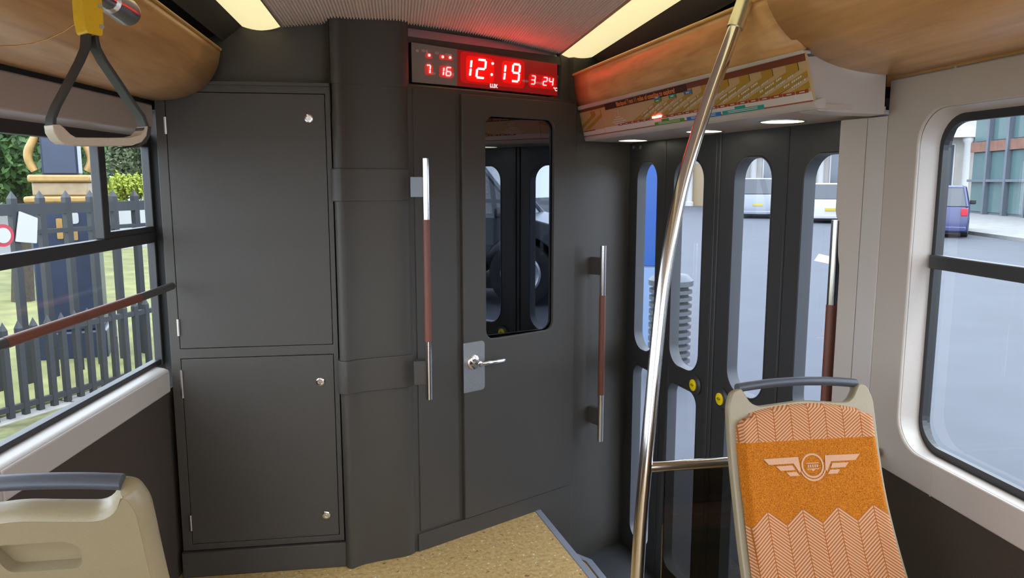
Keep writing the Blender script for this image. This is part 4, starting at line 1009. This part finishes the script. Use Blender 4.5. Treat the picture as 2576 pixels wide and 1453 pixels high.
q = LM.px(178, 548, .30); ob('white_plaque', G().fplate(LM, rr(q[0] - .07, q[1] - .06, q[0] + .07, q[1] + .06, .03), [], .288, .30), 'poster_white', lc)
# planting
def leaf_cloud(c, rad, n, size, seed):
    rnd = random.Random(seed); g = G()
    for _ in range(n):
        while True:
            p_ = Vector((rnd.uniform(-1, 1), rnd.uniform(-1, 1), rnd.uniform(-1, 1)))
            if .25 < p_.length < 1: break
        lump = .75 + .25 * math.sin(p_.x * 7 + seed) * math.cos(p_.y * 6 + p_.z * 5)
        p_ = Vector((p_.x * rad[0], p_.y * rad[1], p_.z * rad[2])) * lump + Vector(c)
        a = Vector((rnd.gauss(0, 1), rnd.gauss(0, 1), rnd.gauss(0, 1))).normalized(); b = a.orthogonal().normalized(); q_ = size * rnd.uniform(.6, 1.3)
        g.add([p_ - a * q_, p_ + b * q_ * .5, p_ + a * q_, p_ - b * q_ * .5], [(0, 1, 2, 3)])
    return g
def tree(x, y, dist, r, label, seed, m_='leaf_green', h0=1.2):
    d = _R * (x - CX) - _U * (y - CY) + _F * F_PX; d.z = 0; d.normalize(); p_ = EYE + d * dist
    zc = 1.5 + dist * (457 - y) / 1919
    o = root('tree', (p_.x, p_.y, GZ + .2), label, 'tree', 'trees in the park')
    f_ = ob('foliage', leaf_cloud((p_.x, p_.y, zc), (r, r, r * .85), 9000, r * .042, seed), m_, o); f_['kind'] = 'stuff'
    ob('trunk', G().tube([(p_.x, p_.y, GZ), (p_.x + .1, p_.y, zc * .5), (p_.x, p_.y, zc)], [.16, .12, .06], 10), 'bark', o, smooth=60)
tree(20, 370, 13, 1.5, 'leafy green tree at the left edge above the park railings', 3)
tree(100, 350, 18.5, 1.6, 'leafy green tree close left of the lamp column', 5)
tree(345, 375, 23, 1.6, 'olive green tree seen through the small sliding pane', 9, 'leaf_olive')
tree(425, 330, 29, 2.4, 'pale olive tree in the distance beside the cupboard edge', 11, 'leaf_olive')
tree(240, 300, 37, 3.6, 'broad olive tree in the distance behind the lamp column', 12, 'leaf_olive')
def hedge(x0, x1, y, dist, h_, label, m_, seed):
    a = EYE + (_R * (x0 - CX) + _F * F_PX).normalized() * dist; b = EYE + (_R * (x1 - CX) + _F * F_PX).normalized() * dist
    g = G(); zc = 1.5 + dist * (457 - y) / 1919; rnd = random.Random(seed)
    for k in range(8):
        c = a.lerp(b, (k + .5) / 8); q = leaf_cloud((c.x, c.y, zc), ((b - a).length / 14, .5, h_ * rnd.uniform(.8, 1.15)), 900, .045, seed + k); g.add(q.v, q.f)
    o = ob('hedge', g, m_); tag(o, label, 'hedge', kind='stuff')
hedge(-80, 300, 470, 15, .33, 'yellow green flowering hedge behind the railings', 'leaf_lime', 21)
hedge(200, 470, 470, 17, .32, 'bright lime hedge seen through the sliding pane', 'leaf_lime', 41)
tag(ob('boundary_wall', G().fbox(FN, -9, 16, -10.2, -9.8, GZ, 1.12), 'poster_white'), 'low white wall at the back of the park lawn', 'wall')

# vehicles -------------------------------------------------------------
def wheel(par, x, y, r, side):
    w_ = ob('wheel', G().lathe((x, y - side * .11, r), (0, side, 0), [(0, r * .72), (.01, r), (.20, r), (.22, r * .88), (.205, r * .66)], 28), 'tyre', par, smooth=35)
    ob('rim', G().lathe((x, y + side * .085, r), (0, side, 0), [(0, r * .64), (.02, r * .64), (.03, r * .58), (.012, r * .52), (.012, r * .16), (.03, r * .12)], 28), 'rim', w_, smooth=35)
def car(name, loc, az, body, label, L=4.1, W=1.76, H=1.48, r=.31, wb=2.5, plate=True, group='parked cars', square=0.0, simple=False):
    o = root(name, loc, label, 'car', group, rz=math.radians(90 - az), local=True)     # local x: forward
    x0, x1 = -L / 2, L / 2; zb = r * .62; belt = H * .60
    xa, xf = -wb / 2, wb / 2
    def arch(cx): return [(cx - r * 1.22 * math.cos(math.radians(a)), max(zb, r + r * 1.22 * math.sin(math.radians(a)))) for a in range(0, 181, 15)]
    lower = [(x0 + .02, zb)] + arch(xa) + arch(xf) + [(x1 - .03, zb), (x1, zb + .22), (x1 - .06, belt * .86), (x1 - .9, belt + .04), (x0 + .12, belt + .02), (x0 - .0, belt * .7)]
    ob('body', G().plate(lower, [], lambda a, b: Vector((a, -W / 2, b)), lambda a, b: Vector((a, W / 2, b))), body, o, bevel=.05, seg=3)
    c0, c1, t0_, t1_ = x0 + .10, x1 - .92, x0 + .42 - square * .25, x1 - 1.75 + square * .3
    def ring(a, b, z, k): return [Vector((a, -W / 2 * k, z)), Vector((b, -W / 2 * k, z)), Vector((b, W / 2 * k, z)), Vector((a, W / 2 * k, z))]
    ob('cabin_glass', G().loft([ring(c0, c1, belt, .95), ring(t0_ , t1_, H - .05, .80)], cap=True), 'car_glass', o, bevel=.03)
    ob('roof', G().loft([ring(t0_ - .03, t1_ + .03, H - .07, .82), ring(t0_ + .06, t1_ - .10, H, .72)], cap=True), body, o, bevel=.03)
    for sgn in (-1, 1):
        for (pa, pb) in ((c0, t0_), (c1, t1_), ((c0 + c1) / 2 - .1, (t0_ + t1_) / 2)):
            ob('pillar', G().tube([(pa, sgn * W / 2 * .945, belt), (pb, sgn * W / 2 * .80, H - .05)], .045, 6), body, o)
        ob('tail_lamp', G().box((x0 + .03, sgn * (W / 2 - .13), belt * .83), (.10, .20, .26)), 'tail_red', o, bevel=.02)
        ob('head_lamp', G().box((x1 - .08, sgn * (W / 2 - .18), belt * .70), (.12, .26, .13)), 'column_white', o, bevel=.02)
        ob('wing_mirror', G().box((c1 - .35, sgn * (W / 2 + .08), belt + .10), (.12, .20, .16)), 'plastic_black', o, bevel=.03)
        for cx in (xa, xf): wheel(o, cx, sgn * (W / 2 - .10), r, sgn)
    ob('bumper', G().box((x0 + .02, 0, zb + .12), (.14, W * .96, .18)), body, o, bevel=.04)
    ob('number_plate', G().box((x0 - .01, 0, belt * .58), (.04, .50, .12)), 'plate_yellow', o)
    ob('underbody', G().box((0, 0, zb - .02), (L * .9, W * .8, .1)), 'plastic_black', o)
    return o
def ground(x, y): q = HZ(x, y, GZ); return (q.x, q.y, GZ)
car('parked_car', ground(2357, 588), 40, 'car_blue', 'dark blue hatchback with red tail lamp seen through right side window', H=1.78, W=1.95, L=4.3)
car('parked_car', ground(2075, 556), 25, 'car_white', 'white car with red tail lamps seen through the door window beside the pillar', H=1.85, W=1.95, L=4.4)
car('parked_car', ground(1903, 545), 25, 'car_silver', 'silver car seen through the tall exit door window above the right button', H=2.1, W=1.9, L=4.4, square=.8)
car('parked_car', ground(1848, 530), 20, 'car_royal', 'royal blue car mostly hidden behind the exit door panel', H=2.0, W=1.8, L=4.4, square=.6)
car('parked_car', ground(1742, 514), 18, 'car_grey', 'dark grey car far down the road behind the bent pole', H=2.1, W=1.9, L=4.4, square=.8)
car('parked_van', (8.10, -2.92, GZ), 20, 'car_grey', 'large grey vehicle mirrored in the cab door window', H=2.25, W=2.1, L=5.2, r=.50, wb=3.3, square=.4, group='vehicles beside the tram')
# street furniture
tb = root('litter_bin', (2.60, 6.95, GZ), 'grey ribbed litter bin outside the exit doors', 'bin')
ob('liner', G().lathe((2.60, 6.95, GZ), (0, 0, 1), [(0, .17), (.92, .17)], 24), 'plastic_black', tb, smooth=40)
for k in range(13):
    ob('ring', G().lathe((2.60, 6.95, GZ + .04 + k * .068), (0, 0, 1), [(0, .17), (0, .205), (.036, .205), (.036, .17)], 28), 'bin_grey', tb)
ob('lid', G().lathe((2.60, 6.95, GZ + .93), (0, 0, 1), [(0, .215), (.05, .215), (.10, .16), (.12, .05)], 28), 'bin_grey', tb, smooth=40)
q = ground(1624, 870); TT = Fr(q[0], q[1], 90 + 17, 1)
tm = root('advert_totem', q, 'tall blue advertising panel outside the exit doors', 'sign')
ob('totem_panel', G().fbox(TT, -.30, .19, -.06, .06, GZ + .95, 2.9), 'totem_blue', tm, bevel=.01); ob('totem_base', G().fbox(TT, -.30, .19, -.055, .055, GZ, GZ + .94), 'totem_pale', tm)
m0 = [HZ(x, y, GZ + .004) for x, y in ((2048, 655), (2112, 668), (2112, 650), (2060, 638))]
tag(ob('road_marking', G().add([Vector((p_.x, p_.y, GZ + .004)) for p_ in m0] + [Vector((p_.x, p_.y, GZ - .01)) for p_ in m0], [(0, 1, 2, 3), (7, 6, 5, 4), (0, 4, 5, 1), (1, 5, 6, 2), (2, 6, 7, 3), (3, 7, 4, 0)]), 'road_white'), 'white painted dash on the road beyond the exit doors', 'road marking')
# far side of the street
b0 = HZ(2430, 588, GZ); BK = Fr(b0.x, b0.y, 15, -1)
tag(ob('far_pavement', G().fbox(BK, -30, 60, -16, 0, GZ - .05, GZ + .12), 'paving'), 'pale pavement on the far side of the street', 'pavement', kind='structure')
BA = Fr(*[(b0 + Vector((9, 4, 0)))[i] for i in (0, 1)], 15, -1)
ba = root('office_building', tuple(BA.P(0, 0, GZ)), 'grey framed glass fronted building seen through the right side window', 'building')
ob('wall', G().fbox(BA, -14, 11, -6, -.25, GZ, 9), 'facade_grey', ba)
for k in range(12):
    s_ = -13.6 + k * 2.05
    for z0, z1, m_ in ((GZ + .25, 1.5, 'window_teal'), (1.62, 3.1, 'window_teal'), (3.75, 6.2, 'window_teal')):
        wv = ob('window', G().fbox(BA, s_ + .14, s_ + 1.92, -.25, -.20, z0, z1), m_, ba)
    ob('mullion', G().fbox(BA, s_ - .10, s_ + .12, -.24, .04, GZ, 9), 'facade_grey', ba)
ob('brick_band', G().fbox(BA, -14, 11, -.24, -.05, 3.15, 3.7), 'facade_brick', ba); ob('sill_band', G().fbox(BA, -14, 11, -.24, .02, 1.48, 1.62), 'facade_grey', ba); ob('fascia', G().fbox(BA, -14, 11, -.24, .15, 6.2, 6.6), 'facade_grey', ba)
gate = root('iron_gates', tuple(BA.P(-2, .6, GZ)), 'dark iron railings in front of the glass fronted building', 'railing')
for k in range(30): ob('upright', G().fbox(BA, -9 + k * .42, -8.95 + k * .42, .58, .63, GZ + .1, 1.9), 'iron_black', gate)
for z in (GZ + .3, 1.75): ob('rail', G().fbox(BA, -9, 3.6, .58, .63, z, z + .06), 'iron_black', gate)
d_ = Vector((math.sin(math.radians(27)), math.cos(math.radians(27)), 0)) * 62
BB = Fr(d_.x, d_.y, 117, 1)
bb = root('terrace_building', tuple(BB.P(0, 0, GZ)), 'pale terrace with white columns at the end of the street', 'building')
ob('wall', G().fbox(BB, -16, 16, -8, -.4, GZ, 12), 'facade_pale', bb)
for k in range(13):
    s_ = -15.4 + k * 2.4
    ob('column', G().lathe(BB.P(s_, .1, GZ), (0, 0, 1), [(0, .34), (.3, .34), (.35, .25), (4.6, .22), (4.8, .34), (5.0, .34)], 14), 'column_white', bb, smooth=40)
    f_ = ob('window', G().fbox(BB, s_ + .65, s_ + 1.75, -.42, -.33, 1.1, 4.2), 'column_white', bb)
    ob('pane', G().fbox(BB, s_ + .75, s_ + 1.65, -.34, -.30, 1.2, 4.1), 'window_dark', f_)
ob('cornice', G().fbox(BB, -16, 16, -.4, .5, 4.6, 5.3), 'column_white', bb); ob('shop_front', G().fbox(BB, -16, -4, -.4, -.2, GZ, 2.9), 'sand_wall', bb)

# small details on the coves and the exit door
def cove_hit(side, x, y):
    prev = None
    for i in range(400):
        t = i / 400; z = bez(1.955, 1.775, 1.778, t); P_ = HZ(x, y, z)
        xw = -.957 + max(0, P_.y - 1.9) * math.tan(math.radians(6.5))
        xs_ = bez(.926, .975, 1.272, t) if side > 0 else bez(-.60, -.60 + (xw + .957) * .3 - .05, xw + .012, t)
        e = P_.x - xs_
        if prev is not None and e * prev <= 0: return P_
        prev = e
    return None
coves = [o for o in C.objects if o.name.startswith('wood_cove')]
pl_ = [cove_hit(-1, x, y) for x, y in ((0, 115), (40, 114), (80, 109), (120, 97), (160, 78), (196, 53), (240, 12))]
pl_ = [p_ + Vector((.001, 0, -.001)) for p_ in pl_ if p_]
if len(pl_) > 3: ob('panel_joint', G().tube(pl_, .0011, 6), 'wood_edge', [o for o in coves if 'left' in o['label']][0])
hk = [cove_hit(1, x, y) for x, y in ((2232, 169), (2222, 168), (2230, 174))]
if all(hk): ob('wire_hook', G().tube([hk[0] + Vector((0, 0, -.002)), hk[1] + Vector((0, 0, -.003)), hk[2] + Vector((.002, 0, -.004))], .0014, 6), 'black_gap', [o for o in coves if 'right' in o['label']][0])
for x, y in ((1594, 370), (1612, 370)):
    s_, z_ = EX.px(x, y); ob('bolt', G().lathe(EX.P(s_, 0, z_), EX.n, [(0, .009), (.004, .009), (.005, .006)], 14), 'brushed_plate', dl[0], smooth=40)
